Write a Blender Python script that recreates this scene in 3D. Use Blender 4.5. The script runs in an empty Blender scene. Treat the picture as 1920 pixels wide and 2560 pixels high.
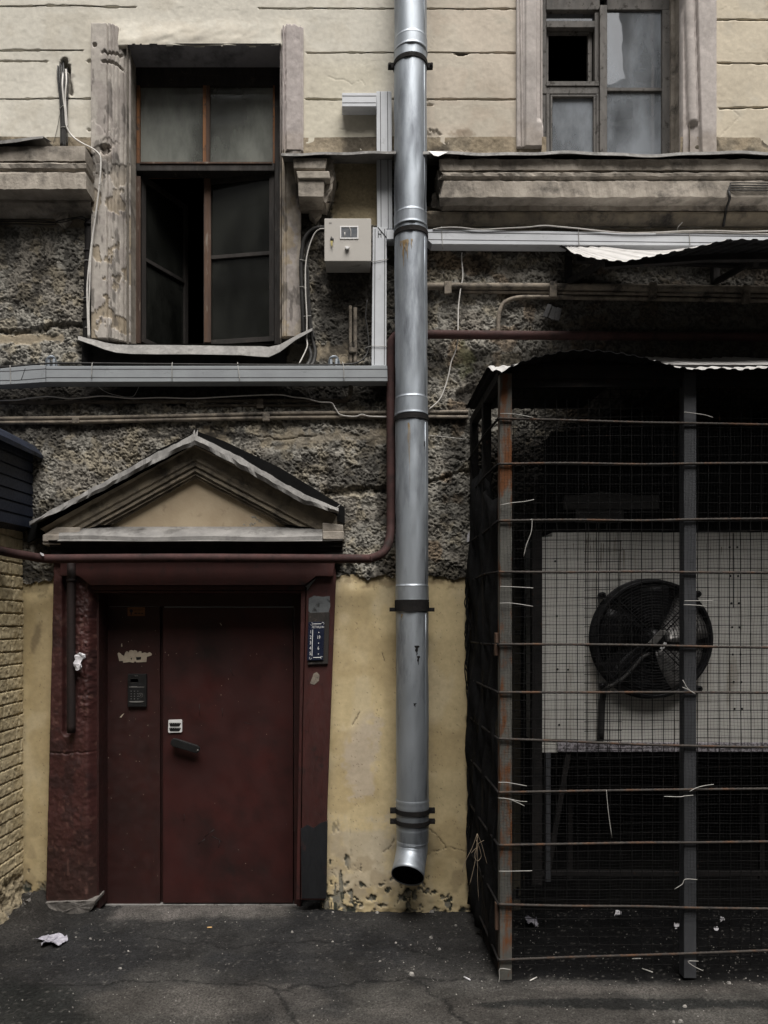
import bpy, bmesh, math, random
import numpy as np
from mathutils import Vector, Matrix

# ------------------------------------------------------------------ camera, world, sun, exposure
scene = bpy.context.scene
COL = bpy.data.collections.new("courtyard"); scene.collection.children.link(COL)
D, S, EYE = 5.0, 0.0027, 1.90                 # camera distance to the facade, metres per photo pixel on it, eye height
VX, VY = 880.0, 1562.0
CAMX = (VX - 960) * S

cd = bpy.data.cameras.new("camera"); cam = bpy.data.objects.new("camera", cd); COL.objects.link(cam)
cam.location = (CAMX, -D, EYE); cam.rotation_euler = (math.radians(90), 0, 0)
cd.sensor_fit = 'VERTICAL'; cd.sensor_height = 36.0; cd.sensor_width = 27.0
cd.lens = 36.0 * D / (2560 * S)
cd.shift_x = (960 - VX) / 2560.0; cd.shift_y = (VY - 1280) / 2560.0
cd.clip_start = 0.05; cd.clip_end = 500
scene.camera = cam

SUN_EL, SUN_AZ = math.radians(65), math.radians(14)      # azimuth measured from straight out of the facade, minus = from the left
world = bpy.data.worlds.new("World"); scene.world = world; world.use_nodes = True
wn = world.node_tree.nodes; wl = world.node_tree.links
sky = wn.new("ShaderNodeTexSky"); sky.sky_type = 'NISHITA'; sky.sun_disc = False
sky.sun_elevation = SUN_EL; sky.sun_rotation = math.radians(180) + SUN_AZ * -1
sky.air_density = 2.0; sky.dust_density = 6.0; sky.ozone_density = 1.0
hs = wn.new("ShaderNodeHueSaturation"); hs.inputs['Saturation'].default_value = 0.35
bg = wn["Background"]; bg.inputs['Strength'].default_value = 0.05
wl.new(sky.outputs[0], hs.inputs['Color']); wl.new(hs.outputs[0], bg.inputs['Color'])

sd = bpy.data.lights.new("sun", 'SUN'); sd.energy = 2.6; sd.angle = math.radians(42); sd.color = (1.0, 0.965, 0.92)
sun = bpy.data.objects.new("sun", sd); COL.objects.link(sun)
dirv = Vector((math.sin(SUN_AZ) * math.cos(SUN_EL), -math.cos(SUN_AZ) * math.cos(SUN_EL), math.sin(SUN_EL)))
sun.rotation_euler = dirv.to_track_quat('Z', 'Y').to_euler(); sun.location = dirv * 30

vs = scene.view_settings
vs.view_transform = 'Standard'; vs.look = 'None'; vs.gamma = 1.0; vs.use_curve_mapping = False; vs.exposure = 1.0
scene.render.engine = 'CYCLES'
scene.cycles.max_bounces = 6; scene.cycles.diffuse_bounces = 2; scene.cycles.glossy_bounces = 3
scene.cycles.transparent_max_bounces = 16; scene.cycles.use_denoising = True

# ------------------------------------------------------------------ helpers
rng = random.Random(7)

def P(px, py, Y=0.0):
    s = S * (D + Y) / D
    return Vector((CAMX + (px - VX) * s, Y, EYE + (VY - py) * s))

def xz(px, py, Y=0.0):
    p = P(px, py, Y); return p.x, p.z

ORIG = {}
def _origin(parent):
    return ORIG.get(parent.name, Vector((0, 0, 0))) if parent else Vector((0, 0, 0))

def tag(o, label=None, cat=None, group=None, kind=None):
    if label: o['label'] = label
    if cat: o['category'] = cat
    if group: o['group'] = group
    if kind: o['kind'] = kind
    return o

def empty(name, loc, label=None, cat=None, group=None):
    o = bpy.data.objects.new(name, None); COL.objects.link(o)
    o.location = loc; o.empty_display_size = 0.1
    ORIG[o.name] = Vector(loc)
    return tag(o, label, cat, group)

class MB:
    """collects shapes in world coordinates; build() links them as one mesh object"""
    def __init__(s): s.v = []; s.f = []; s.sm = []; s.mi = []; s.cur = 0
    def add(s, vs_, fs, smooth=False):
        b = len(s.v); s.v += [tuple(q) for q in vs_]
        for f in fs:
            s.f.append(tuple(b + i for i in f)); s.sm.append(smooth); s.mi.append(s.cur)
    def box(s, a, b):
        x0, y0, z0 = (min(a[i], b[i]) for i in range(3)); x1, y1, z1 = (max(a[i], b[i]) for i in range(3))
        s.add([(x0,y0,z0),(x1,y0,z0),(x1,y1,z0),(x0,y1,z0),(x0,y0,z1),(x1,y0,z1),(x1,y1,z1),(x0,y1,z1)],
              [(0,3,2,1),(4,5,6,7),(0,1,5,4),(1,2,6,5),(2,3,7,6),(3,0,4,7)])
    def pbox(s, x0, y0, x1, y1, Y, depth):           # photo rectangle at distance Y, running back by depth
        a = P(x0, y1, Y); b = P(x1, y0, Y)
        s.box((a.x, Y, a.z), (b.x, Y + depth, b.z))
    def prism(s, pts, Y, depth):                      # photo polygon (any order) at distance Y, running back by depth
        q = [P(x, y, Y) for x, y in pts]
        area = sum(q[i].x * q[(i+1) % len(q)].z - q[(i+1) % len(q)].x * q[i].z for i in range(len(q)))
        if area < 0: q = q[::-1]
        n = len(q)
        vs_ = [(p.x, Y, p.z) for p in q] + [(p.x, Y + depth, p.z) for p in q]
        fs = [tuple(range(n)), tuple(range(2*n-1, n-1, -1))] + [(i, i+n, (i+1) % n + n, (i+1) % n) for i in range(n)]
        s.add(vs_, fs)
    def bar(s, a, b, w, h=None, up=(0,0,1)):          # rectangular bar between two points
        a = Vector(a); b = Vector(b); h = h or w
        t = (b - a).normalized(); u = Vector(up)
        if abs(t.dot(u)) > .95: u = Vector((0,1,0))
        r = t.cross(u).normalized(); u = r.cross(t).normalized()
        vs_ = []
        for c in (a, b):
            for i, j in ((-1,-1),(1,-1),(1,1),(-1,1)): vs_.append(c + r*w/2*i + u*h/2*j)
        s.add(vs_, [(0,1,2,3),(7,6,5,4),(0,4,5,1),(1,5,6,2),(2,6,7,3),(3,7,4,0)])
    def tube(s, pts, r, n=8, closed=False, cap=True):
        pts = [Vector(p) for p in pts]; m = len(pts)
        rad = r if isinstance(r, (list, tuple)) else [r] * m
        tang = []
        for i in range(m):
            a = pts[(i-1) % m] if (closed or i > 0) else pts[i]
            b = pts[(i+1) % m] if (closed or i < m-1) else pts[i]
            t = (b - a); t = t.normalized() if t.length > 1e-9 else Vector((0,0,1)); tang.append(t)
        u = tang[0].orthogonal().normalized(); vs_ = []
        for i in range(m):
            t = tang[i]; u = (u - t * u.dot(t))
            u = u.normalized() if u.length > 1e-6 else t.orthogonal().normalized()
            w = t.cross(u)
            for k in range(n):
                an = 2*math.pi*k/n
                vs_.append(pts[i] + (u*math.cos(an) + w*math.sin(an)) * rad[i])
        fs = []
        for i in range(m if closed else m-1):
            j = (i+1) % m
            for k in range(n):
                fs.append((i*n+k, i*n+(k+1) % n, j*n+(k+1) % n, j*n+k))
        s.add(vs_, fs, True)
        if cap and not closed:
            b = len(s.v) - m*n
            s.f.append(tuple(b + k for k in range(n-1, -1, -1))); s.sm.append(False); s.mi.append(s.cur)
            s.f.append(tuple(b + (m-1)*n + k for k in range(n))); s.sm.append(False); s.mi.append(s.cur)
    def ptube(s, pts, r, n=8, sub=6, cap=True):       # smooth tube through photo points (px, py, Y)
        s.tube(smooth([P(*p) for p in pts], sub), r, n, cap=cap)
    def lathe(s, prof, c, axis=(0,0,1), n=32, smooth_=True):   # prof: (radius, height along axis)
        ax = Vector(axis).normalized(); u = ax.orthogonal().normalized(); w = ax.cross(u); c = Vector(c)
        vs_ = [c + ax*h + (u*math.cos(2*math.pi*k/n) + w*math.sin(2*math.pi*k/n))*r for r, h in prof for k in range(n)]
        fs = []
        for i in range(len(prof)-1):
            for k in range(n):
                fs.append((i*n+k, i*n+(k+1) % n, (i+1)*n+(k+1) % n, (i+1)*n+k))
        s.add(vs_, fs, smooth_)
    def grid(s, rows, smooth_=False):                 # rows of points, quads between them
        n = len(rows[0]); vs_ = [p for r in rows for p in r]; fs = []
        for i in range(len(rows)-1):
            for k in range(n-1): fs.append((i*n+k, i*n+k+1, (i+1)*n+k+1, (i+1)*n+k))
        s.add(vs_, fs, smooth_)
    def build(s, name, mat, parent=None, bevel=0, solid=0):
        me = bpy.data.meshes.new(name); o0 = _origin(parent)
        me.from_pydata([(v[0]-o0.x, v[1]-o0.y, v[2]-o0.z) for v in s.v], [], s.f)
        me.polygons.foreach_set('use_smooth', s.sm)
        mats = mat if isinstance(mat, (list, tuple)) else [mat]
        for m in mats: me.materials.append(m)
        if len(mats) > 1: me.polygons.foreach_set('material_index', s.mi)
        me.update()
        o = bpy.data.objects.new(name, me); COL.objects.link(o)
        if parent: o.parent = parent
        ORIG[o.name] = o0.copy()
        if solid:
            m = o.modifiers.new("thickness", 'SOLIDIFY'); m.thickness = solid; m.offset = 0
        if bevel:
            m = o.modifiers.new("edge", 'BEVEL'); m.width = bevel; m.segments = 2; m.limit_method = 'ANGLE'; m.angle_limit = math.radians(40)
        return o

def smooth(pts, sub=6):                               # Catmull-Rom
    pts = [Vector(p) for p in pts]
    if len(pts) < 3 or sub < 2: return pts
    out = []
    for i in range(len(pts)-1):
        p0 = pts[i-1] if i else pts[0]*2 - pts[1]; p1 = pts[i]; p2 = pts[i+1]
        p3 = pts[i+2] if i+2 < len(pts) else pts[-1]*2 - pts[-2]
        for k in range(sub):
            t = k/sub
            out.append(.5*((2*p1)+(p2-p0)*t+(2*p0-5*p1+4*p2-p3)*t*t+(3*p1-p0-3*p2+p3)*t**3))
    out.append(pts[-1]); return out

def one(name, mat, fn, parent=None, bevel=0, solid=0):
    m = MB(); fn(m); return m.build(name, mat, parent, bevel, solid)

# ------------------------------------------------------------------ numpy noise and relief sheets
def _hash(ix, iy, seed):
    h = (ix.astype(np.int64) * 374761393 + iy.astype(np.int64) * 668265263 + seed * 974711) & 0xFFFFFFFF
    h = ((h ^ (h >> 13)) * 1274126177) & 0xFFFFFFFF
    return ((h ^ (h >> 16)) & 0xFFFF) / 32767.5 - 1.0
def vn(x, y, seed=0):
    ix = np.floor(x); iy = np.floor(y); fx = x - ix; fy = y - iy
    fx = fx*fx*fx*(fx*(fx*6-15)+10); fy = fy*fy*fy*(fy*(fy*6-15)+10)
    a = _hash(ix, iy, seed); b = _hash(ix+1, iy, seed); c = _hash(ix, iy+1, seed); d = _hash(ix+1, iy+1, seed)
    return (a*(1-fx)+b*fx)*(1-fy) + (c*(1-fx)+d*fx)*fy
def fbm(x, y, sc, seed=0, octv=4, gain=.5):
    x = np.asarray(x, float)/sc; y = np.asarray(y, float)/sc; a = 1.0; t = 0; n = 0
    for o in range(octv):
        t = t + a*vn(x, y, seed+o*17); n += a; a *= gain; x = x*2.03+5.2; y = y*2.03+1.7
    return t/n*1.6
def ss(a, b, x):
    t = np.clip((x-a)/(b-a), 0, 1); return t*t*(3-2*t)
def seg_dist(X, Y_, pts):
    d = np.full(X.shape, 1e9)
    for (x0, y0), (x1, y1) in zip(pts[:-1], pts[1:]):
        dx, dy = x1-x0, y1-y0; L = dx*dx+dy*dy
        t = np.clip(((X-x0)*dx+(Y_-y0)*dy)/L, 0, 1)
        d = np.minimum(d, np.hypot(X-x0-t*dx, Y_-y0-t*dy))
    return d
def rect(X, Y_, x0, y0, x1, y1, f=6, wob=0, seed=0):  # soft rectangle mask
    if wob: X = X + fbm(X, Y_, 22, seed)*wob; Y_ = Y_ + fbm(X, Y_, 22, seed+5)*wob
    return ss(x0-f, x0+f, X)*(1-ss(x1-f, x1+f, X))*ss(y0-f, y0+f, Y_)*(1-ss(y1-f, y1+f, Y_))

def relief(name, xs, ys, hfun, cfun, mat, parent, keep=None, warp=None, skirt=0.0, Y0=0.0, to_world=None):
    """height-field sheet over photo coordinates: hfun gives metres towards the camera, cfun the albedo"""
    xs = np.asarray(xs, float); ys = np.asarray(ys, float)
    X, Yp = np.meshgrid(xs, ys)
    if warp: X = warp(X, Yp)
    h = hfun(X, Yp); c = cfun(X, Yp, h)
    s = S*(D+Y0)/D
    if to_world is None:
        W = np.stack([CAMX+(X-VX)*s, Y0-h, EYE+(VY-Yp)*s], -1)
    else: W = to_world(X, Yp, h)
    ny, nx = X.shape
    idx = np.arange(nx*ny).reshape(ny, nx)
    q = np.stack([idx[:-1,:-1], idx[1:,:-1], idx[1:,1:], idx[:-1,1:]], -1).reshape(-1, 4)
    if keep is not None:
        xc = (X[:-1,:-1]+X[1:,1:])/2; yc = (Yp[:-1,:-1]+Yp[1:,1:])/2
        q = q[keep(xc, yc).reshape(-1)]
    V = W.reshape(-1, 3); Cc = np.concatenate([c.reshape(-1, 3), np.ones((nx*ny, 1))], 1)
    if skirt:
        ring = np.concatenate([idx[0,:], idx[1:,-1], idx[-1,-2::-1], idx[-2:0:-1,0]])
        B = V[ring].copy(); B[:,1] = Y0 + skirt
        n0 = len(V); m = len(ring); V = np.concatenate([V, B]); Cc = np.concatenate([Cc, Cc[ring]])
        r2 = np.roll(ring, -1); k = np.arange(m); k2 = np.roll(k, -1)
        q = np.concatenate([q, np.stack([ring, r2, n0+k2, n0+k], -1)])
    o0 = _origin(parent); V = V - np.array(o0)
    me = bpy.data.meshes.new(name)
    me.vertices.add(len(V)); me.vertices.foreach_set('co', V.astype(np.float32).ravel())
    me.loops.add(len(q)*4); me.loops.foreach_set('vertex_index', q.astype(np.int32).ravel())
    me.polygons.add(len(q)); me.polygons.foreach_set('loop_start', np.arange(0, len(q)*4, 4, dtype=np.int32))
    me.polygons.foreach_set('use_smooth', np.ones(len(q), dtype=bool))
    me.update(calc_edges=True); me.validate()
    at = me.color_attributes.new("Col", 'FLOAT_COLOR', 'POINT')
    at.data.foreach_set('color', Cc.astype(np.float32).ravel())
    me.materials.append(mat)
    o = bpy.data.objects.new(name, me); COL.objects.link(o)
    if parent: o.parent = parent
    ORIG[o.name] = o0.copy()
    return o
def mixc(c, col, m):
    return c*(1-m[..., None]) + np.array(col)*m[..., None]
def flatc(X, col):
    return np.ones(X.shape+(3,))*np.array(col)

# ------------------------------------------------------------------ materials
def nt(name):
    m = bpy.data.materials.new(name); m.use_nodes = True
    t = m.node_tree; return m, t, t.nodes["Principled BSDF"], t.nodes, t.links
def noise(N, L, vec, sc, det=4, rough=.55, stretch=None):
    n = N.new("ShaderNodeTexNoise"); n.inputs['Scale'].default_value = sc; n.inputs['Detail'].default_value = det
    n.inputs['Roughness'].default_value = rough
    if stretch:
        mp = N.new("ShaderNodeMapping"); mp.inputs['Scale'].default_value = stretch; L.new(vec, mp.inputs['Vector']); vec = mp.outputs[0]
    L.new(vec, n.inputs['Vector']); return n.outputs['Fac']
def ramp(N, L, fac, stops):
    r = N.new("ShaderNodeValToRGB"); e = r.color_ramp.elements
    while len(e) < len(stops): e.new(.5)
    for el, (p, c) in zip(e, stops):
        el.position = p; el.color = (c, c, c, 1) if not isinstance(c, (tuple, list)) else (*c, 1)
    L.new(fac, r.inputs[0]); return r.outputs[0]
def mix(N, L, fac, a, b, mode='MIX'):
    m = N.new("ShaderNodeMix"); m.data_type = 'RGBA'; m.blend_type = mode
    for sock, v in ((m.inputs[0], fac), (m.inputs[6], a), (m.inputs[7], b)):
        if isinstance(v, (int, float)): sock.default_value = v
        elif isinstance(v, (tuple, list)): sock.default_value = (*v, 1)
        else: L.new(v, sock)
    return m.outputs[2]
def bump(N, L, B, h, strength=.3, dist=.01, prev=None):
    b = N.new("ShaderNodeBump"); b.inputs['Strength'].default_value = strength; b.inputs['Distance'].default_value = dist
    L.new(h, b.inputs['Height'])
    if prev: L.new(prev, b.inputs['Normal'])
    L.new(b.outputs[0], B.inputs['Normal']); return b.outputs[0]

def pmat(name, c1, c2=None, c3=None, rough=.7, metal=0.0, sc=8, lo=.35, hi=.65, stain=None, sc3=3, t3=(.55,.7), stretch=None, bs=.25, bsc=60, bd=.004, rvar=.15, spec=.3):
    """painted, plastered or metal surface: two tones by noise, a third tone in patches, fine bump"""
    m, t, B, N, L = nt(name)
    tc = N.new("ShaderNodeTexCoord").outputs['Object']
    c2 = c2 or tuple(x*.75 for x in c1)
    col = mix(N, L, ramp(N, L, noise(N, L, tc, sc, 5, .6, stretch), [(lo, 0.), (hi, 1.)]), c1, c2)
    if c3:
        f3 = ramp(N, L, noise(N, L, tc, sc3, 7, .68, stain), [(t3[0], 0.), (t3[1], 1.)])
        col = mix(N, L, f3, col, c3)
    L.new(col, B.inputs['Base Color'])
    nf = noise(N, L, tc, bsc, 4, .6, stretch)
    r = N.new("ShaderNodeMapRange"); r.inputs[1].default_value = .3; r.inputs[2].default_value = .7
    r.inputs[3].default_value = max(0.03, rough-rvar); r.inputs[4].default_value = min(1, rough+rvar); L.new(nf, r.inputs[0]); L.new(r.outputs[0], B.inputs['Roughness'])
    B.inputs['Metallic'].default_value = metal; B.inputs['Specular IOR Level'].default_value = spec
    if bs: bump(N, L, B, nf, bs, bd)
    return m

def colmat(name, rough=.9, var=.25, sc=45, bs=.35, bsc=160, bd=.004, spec=.25, big=6):
    """surface whose own colours are stored in the mesh, broken up with fine noise"""
    m, t, B, N, L = nt(name)
    tc = N.new("ShaderNodeTexCoord").outputs['Object']
    a = N.new("ShaderNodeAttribute"); a.attribute_name = "Col"
    f = noise(N, L, tc, sc, 6, .65); g = noise(N, L, tc, big, 5, .6)
    k = ramp(N, L, f, [(.3, 1-var), (.7, 1+var*.3)]); k2 = ramp(N, L, g, [(.3, 1-var*.8), (.7, 1.0)])
    c = mix(N, L, 1.0, a.outputs['Color'], k, 'MULTIPLY'); c = mix(N, L, 1.0, c, k2, 'MULTIPLY')
    L.new(c, B.inputs['Base Color']); B.inputs['Roughness'].default_value = rough
    B.inputs['Specular IOR Level'].default_value = spec
    bump(N, L, B, noise(N, L, tc, bsc, 5, .65), bs, bd)
    return m

M = {}
M['plaster'] = colmat('plaster', .92, .13, 30, .10, 120, .003)
M['render'] = colmat('coarse_render', .95, .3, 60, .5, 220, .004, .15)
M['redplaster'] = colmat('red_painted_plaster', .55, .3, 40, .4, 140, .004, .4)
M['trim'] = colmat('painted_trim', .85, .2, 35, .25, 150, .003)
M['asphalt'] = colmat('asphalt', .92, .8, 95, .9, 200, .008, .12, 2.5)
M['brick'] = colmat('painted_brick', .85, .25, 40, .35, 150, .003)
M['cornice'] = pmat('weathered_cornice', (.40,.36,.31), (.22,.195,.165), (.075,.068,.06), .92, 0, 7, sc3=5, t3=(.5,.68), stain=(1,1,1.3), bs=.6, bsc=50, bd=.006)
M['cornice_dark'] = pmat('sooty_moulding', (.23,.195,.145), (.13,.112,.088), (.035,.032,.029), .95, 0, 9, sc3=6, t3=(.5,.66), bs=.7, bsc=45, bd=.008)
M['soot_shade'] = pmat('soot_shade_stone', (.030,.028,.026), (.013,.0125,.0125), None, .95, 0, 12, bs=.6, bsc=60, spec=.08)
M['tin'] = pmat('weathered_tin', (.235,.228,.218), (.155,.15,.145), (.07,.067,.063), .65, .2, 9, sc3=6, t3=(.52,.68), bs=.4, bsc=60)
M['tin_dark'] = pmat('dark_tin', (.10,.10,.10), (.06,.06,.062), (.03,.03,.03), .6, .3, 9, bs=.3)
M['lintel'] = pmat('dark_grey_paint', (.30,.30,.325), (.24,.24,.26), (.10,.10,.11), .8, 0, 6, bs=.4, bsc=30, bd=.008)
M['wood_old'] = pmat('old_brown_wood', (.10,.058,.038), (.055,.035,.027), (.20,.165,.135), .8, 0, 14, stretch=(1,1,.12), sc3=22, t3=(.58,.68), stain=(1,1,.2), bs=.6, bsc=80)
M['wood_dark'] = pmat('sooty_dark_wood', (.035,.03,.027), (.02,.018,.017), (.09,.075,.06), .8, 0, 12, stretch=(1,1,.2), sc3=20, t3=(.62,.72), bs=.5)
M['wood_orange'] = pmat('bare_orange_wood', (.24,.105,.04), (.12,.055,.03), (.06,.04,.03), .75, 0, 16, stretch=(1,1,.1), sc3=14, t3=(.55,.65), bs=.5)
M['wood_grey'] = pmat('peeling_grey_paint', (.145,.135,.125), (.095,.09,.085), (.04,.035,.03), .75, 0, 14, stretch=(1,1,.3), sc3=24, t3=(.56,.64), bs=.6, bsc=60)
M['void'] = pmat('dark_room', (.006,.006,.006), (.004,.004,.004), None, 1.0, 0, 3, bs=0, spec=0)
M['galv'] = pmat('galvanised_steel', (.42,.455,.495), (.29,.32,.355), (.17,.185,.21), 0.54, .75, 3, stretch=(1,1,.25), sc3=6, t3=(.5,.68), stain=(1,1,.22), bs=.3, bsc=9, bd=.006, rvar=.12)
M['trunk'] = pmat('grey_plastic_trunking', (.29,.31,.325), (.245,.26,.275), (.16,.17,.175), .5, 0, 5, sc3=14, t3=(.6,.75), bs=.15, bsc=60)
M['trunk_line'] = pmat('trunking_groove', (.05,.05,.055), None, None, .7, 0, 5, bs=0)
M['trunk_pale'] = pmat('pale_plastic_trunking', (.60,.62,.65), (.52,.54,.57), (.36,.37,.38), .5, 0, 5, sc3=14, t3=(.6,.75), bs=.15, bsc=60)
M['box'] = pmat('beige_enamel', (.43,.41,.38), (.405,.385,.355), (.34,.32,.295), .45, 0, 4, sc3=6, t3=(.62,.8), bs=.08, bsc=80)
M['black'] = pmat('black_plastic', (.014,.014,.015), (.009,.009,.009), None, .5, 0, 10, bs=.1)
M['iron'] = pmat('dark_iron', (.022,.020,.0195), (.013,.0125,.0125), (.07,.032,.018), .8, .1, 12, sc3=18, t3=(.62,.74), bs=.4, spec=.12)
M['shadewall'] = pmat('shade_black_wall', (.012,.0115,.011), (.007,.007,.007), None, .97, 0, 9, bs=.6, bsc=60, spec=.05)
M['rust'] = pmat('rusty_iron', (.055,.048,.042), (.033,.029,.027), (.088,.046,.026), .8, .2, 25, sc3=12, t3=(.5,.66), bs=.5, bsc=90)
M['rust_post'] = pmat('rusted_painted_post', (.125,.122,.108), (.08,.078,.072), (.135,.052,.019), .8, .1, 10, stretch=(1,1,.5), sc3=9, t3=(.48,.58), stain=(1,1,.35), bs=.5, bsc=70)
M['post_grey'] = pmat('grey_painted_post', (.06,.062,.068), (.04,.042,.046), (.08,.05,.034), .65, .1, 10, stretch=(1,1,.3), sc3=9, t3=(.62,.75), bs=.3)
M['white'] = pmat('white_sheath', (.62,.60,.57), (.5,.48,.45), (.3,.28,.26), .5, 0, 20, sc3=14, t3=(.6,.75), bs=0)
M['tie'] = pmat('white_nylon', (.40,.39,.37), (.31,.30,.28), None, .7, 0, 20, bs=0)
M['cable'] = pmat('dark_cable', (.03,.029,.028), (.02,.019,.018), (.10,.095,.085), .6, 0, 20, sc3=16, t3=(.6,.7), bs=.1)
M['conduit'] = pmat('painted_conduit', (.25,.215,.17), (.14,.12,.10), (.045,.04,.036), .85, 0, 14, sc3=9, t3=(.48,.62), bs=.6, bsc=70)
M['conduit_dark'] = pmat('sooty_conduit', (.12,.10,.08), (.06,.052,.044), (.22,.19,.15), .85, 0, 14, sc3=12, t3=(.56,.68), bs=.6, bsc=70)
M['gas'] = pmat('oxide_red_pipe', (.060,.030,.028), (.042,.023,.022), (.025,.018,.017), .75, 0, 10, sc3=8, t3=(.5,.66), bs=.3, spec=.15)
M['door'] = pmat('oxblood_door_paint', (.046,.0132,.012), (.033,.0112,.0105), (.016,.009,.0085), .5, 0, 3, sc3=2.2, t3=(.46,.68), bs=.3, bsc=7, bd=.006, rvar=.12)
M['door2'] = pmat('oxblood_panel_paint', (.037,.0125,.011), (.028,.011,.010), (.019,.010,.009), .55, 0, 4, sc3=3, t3=(.45,.75), bs=.12, bsc=18, bd=.006)
M['casing'] = pmat('red_brown_casing', (.054,.0175,.0155), (.037,.0145,.0132), (.017,.011,.0105), .55, 0, 7, stretch=(1,1,.4), sc3=10, t3=(.56,.7), bs=.35, bsc=50)
M['navy'] = pmat('navy_enamel', (.012,.016,.035), (.010,.013,.028), None, .35, 0, 8, bs=.05)
M['signwhite'] = pmat('white_enamel', (.72,.72,.72), (.66,.66,.66), None, .4, 0, 10, bs=0)
M['brass'] = pmat('orange_sticker', (.22,.09,.035), (.16,.07,.03), (.10,.06,.04), .5, 0, 20, bs=.1)
M['paper'] = pmat('torn_paper', (.42,.36,.28), (.33,.28,.22), (.22,.17,.13), .9, 0, 25, sc3=18, t3=(.55,.7), bs=.3)
M['wad'] = pmat('white_tissue', (.66,.65,.68), (.52,.51,.54), None, .9, 0, 30, bs=.5)
M['lilac'] = pmat('dirty_film', (.42,.41,.46), (.28,.27,.32), (.16,.15,.18), .6, 0, 22, sc3=16, bs=.6)
M['bluetin'] = pmat('dark_blue_sheet', (.022,.028,.045), (.016,.02,.033), (.010,.012,.018), .5, .2, 8, bs=.2)
M['sheet'] = pmat('pale_corrugated_sheet', (.52,.51,.50), (.44,.43,.42), (.30,.28,.26), .55, .3, 5, sc3=7, t3=(.58,.75), bs=.2)
M['casing_ac'] = pmat('pale_grey_enamel', (.56,.55,.52), (.48,.47,.44), (.28,.25,.21), .5, 0, 5, sc3=7, stain=(1,1,.18), t3=(.54,.72), bs=.08)
M['coil'] = pmat('dark_coil_fins', (.014,.0145,.0155), (.010,.0105,.011), None, .85, .1, 12, bs=.3, spec=.1)  # fins coloured near black for the deep shade in the cage
M['railspeck'] = pmat('speckled_base_rail', (.36,.34,.37), (.12,.11,.12), None, .8, 0, 70, lo=.45, hi=.55, bs=.4, bsc=90)
M['fan'] = pmat('black_fan_steel', (.016,.016,.018), (.010,.010,.011), None, .45, .3, 12, bs=.1)
M['blade'] = pmat('pale_blade_metal', (.34,.33,.32), (.24,.235,.23), None, .4, .8, 10, bs=.1)
M['straw'] = pmat('dry_twine', (.30,.24,.17), (.2,.16,.12), None, .9, 0, 30, bs=0)
M['concrete'] = pmat('old_concrete', (.19,.175,.16), (.12,.112,.105), (.06,.056,.052), .95, 0, 9, sc3=7, t3=(.5,.66), bs=.8, bsc=40, bd=.01)
M['butt'] = pmat('cigarette_filter', (.55,.35,.15), (.45,.27,.12), None, .8, 0, 30, bs=0)
M['opp'] = pmat('courtyard_render', (.40,.385,.36), (.33,.32,.30), (.22,.21,.20), .9, 0, 1.2, sc3=.7, t3=(.5,.7), bs=.2)
M['opp_trim'] = pmat('courtyard_trim', (.62,.60,.57), (.55,.53,.50), None, .9, 0, 2, bs=.2)

def glassmat(name, dirt_haze, dcol, rough=.08, see=.5, ior=1.75):
    """dirty window glass: film of dust and painted reflection haze over a reflecting, partly clear pane"""
    m = bpy.data.materials.new(name); m.use_nodes = True; t = m.node_tree; N = t.nodes; L = t.links
    out = N["Material Output"]; N.remove(N["Principled BSDF"])
    tc = N.new("ShaderNodeTexCoord").outputs['Object']
    tr = N.new("ShaderNodeBsdfTransparent"); tr.inputs[0].default_value = (see, see, see*1.02, 1)
    gl = N.new("ShaderNodeBsdfGlossy"); gl.inputs['Roughness'].default_value = rough; gl.inputs[0].default_value = (.95,.97,1,1)
    df = N.new("ShaderNodeBsdfDiffuse"); df.inputs[0].default_value = (*dcol, 1)
    fr = N.new("ShaderNodeFresnel"); fr.inputs[0].default_value = ior
    wob = noise(N, L, tc, 3.5, 2, .5); b = N.new("ShaderNodeBump"); b.inputs['Strength'].default_value = .025; b.inputs['Distance'].default_value = .05
    L.new(wob, b.inputs['Height']); L.new(b.outputs[0], gl.inputs['Normal']); L.new(b.outputs[0], fr.inputs['Normal'])
    m1 = N.new("ShaderNodeMixShader"); L.new(fr.outputs[0], m1.inputs[0]); L.new(tr.outputs[0], m1.inputs[1]); L.new(gl.outputs[0], m1.inputs[2])
    f = ramp(N, L, noise(N, L, tc, 3.2, 7, .62, (1,1,.45)), [(.34, dirt_haze*.3), (.66, min(1, dirt_haze*1.6))])
    m2 = N.new("ShaderNodeMixShader"); L.new(f, m2.inputs[0]); L.new(m1.outputs[0], m2.inputs[1]); L.new(df.outputs[0], m2.inputs[2])
    L.new(m2.outputs[0], out.inputs[0]); return m
M['glass_dusty'] = glassmat('dusty_glass', .5, (.25,.26,.235), .05, .4, 2.4)
M['glass_dark'] = glassmat('grimy_glass', .25, (.060,.063,.056), .08, .35)
M['glass_blue'] = glassmat('hazy_reflection_glass', .34, (.44,.48,.53), .02, .5, 3.2)  # pale bluish film paints in the reflections the mirror part leaves dark
M['shadow_black'] = pmat('shadow_black', (.009,.009,.009), (.006,.006,.006), None, .95, 0, 12, bs=.5, spec=.05)
M['stub'] = pmat('blackened_pipe', (.020,.012,.011), (.014,.010,.010), None, .7, 0, 10, bs=.2)
M['sheet_under'] = pmat('dark_sheet_underside', (.02,.02,.021), (.012,.012,.013), None, .8, 0, 6, bs=.2, spec=.1)

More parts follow.
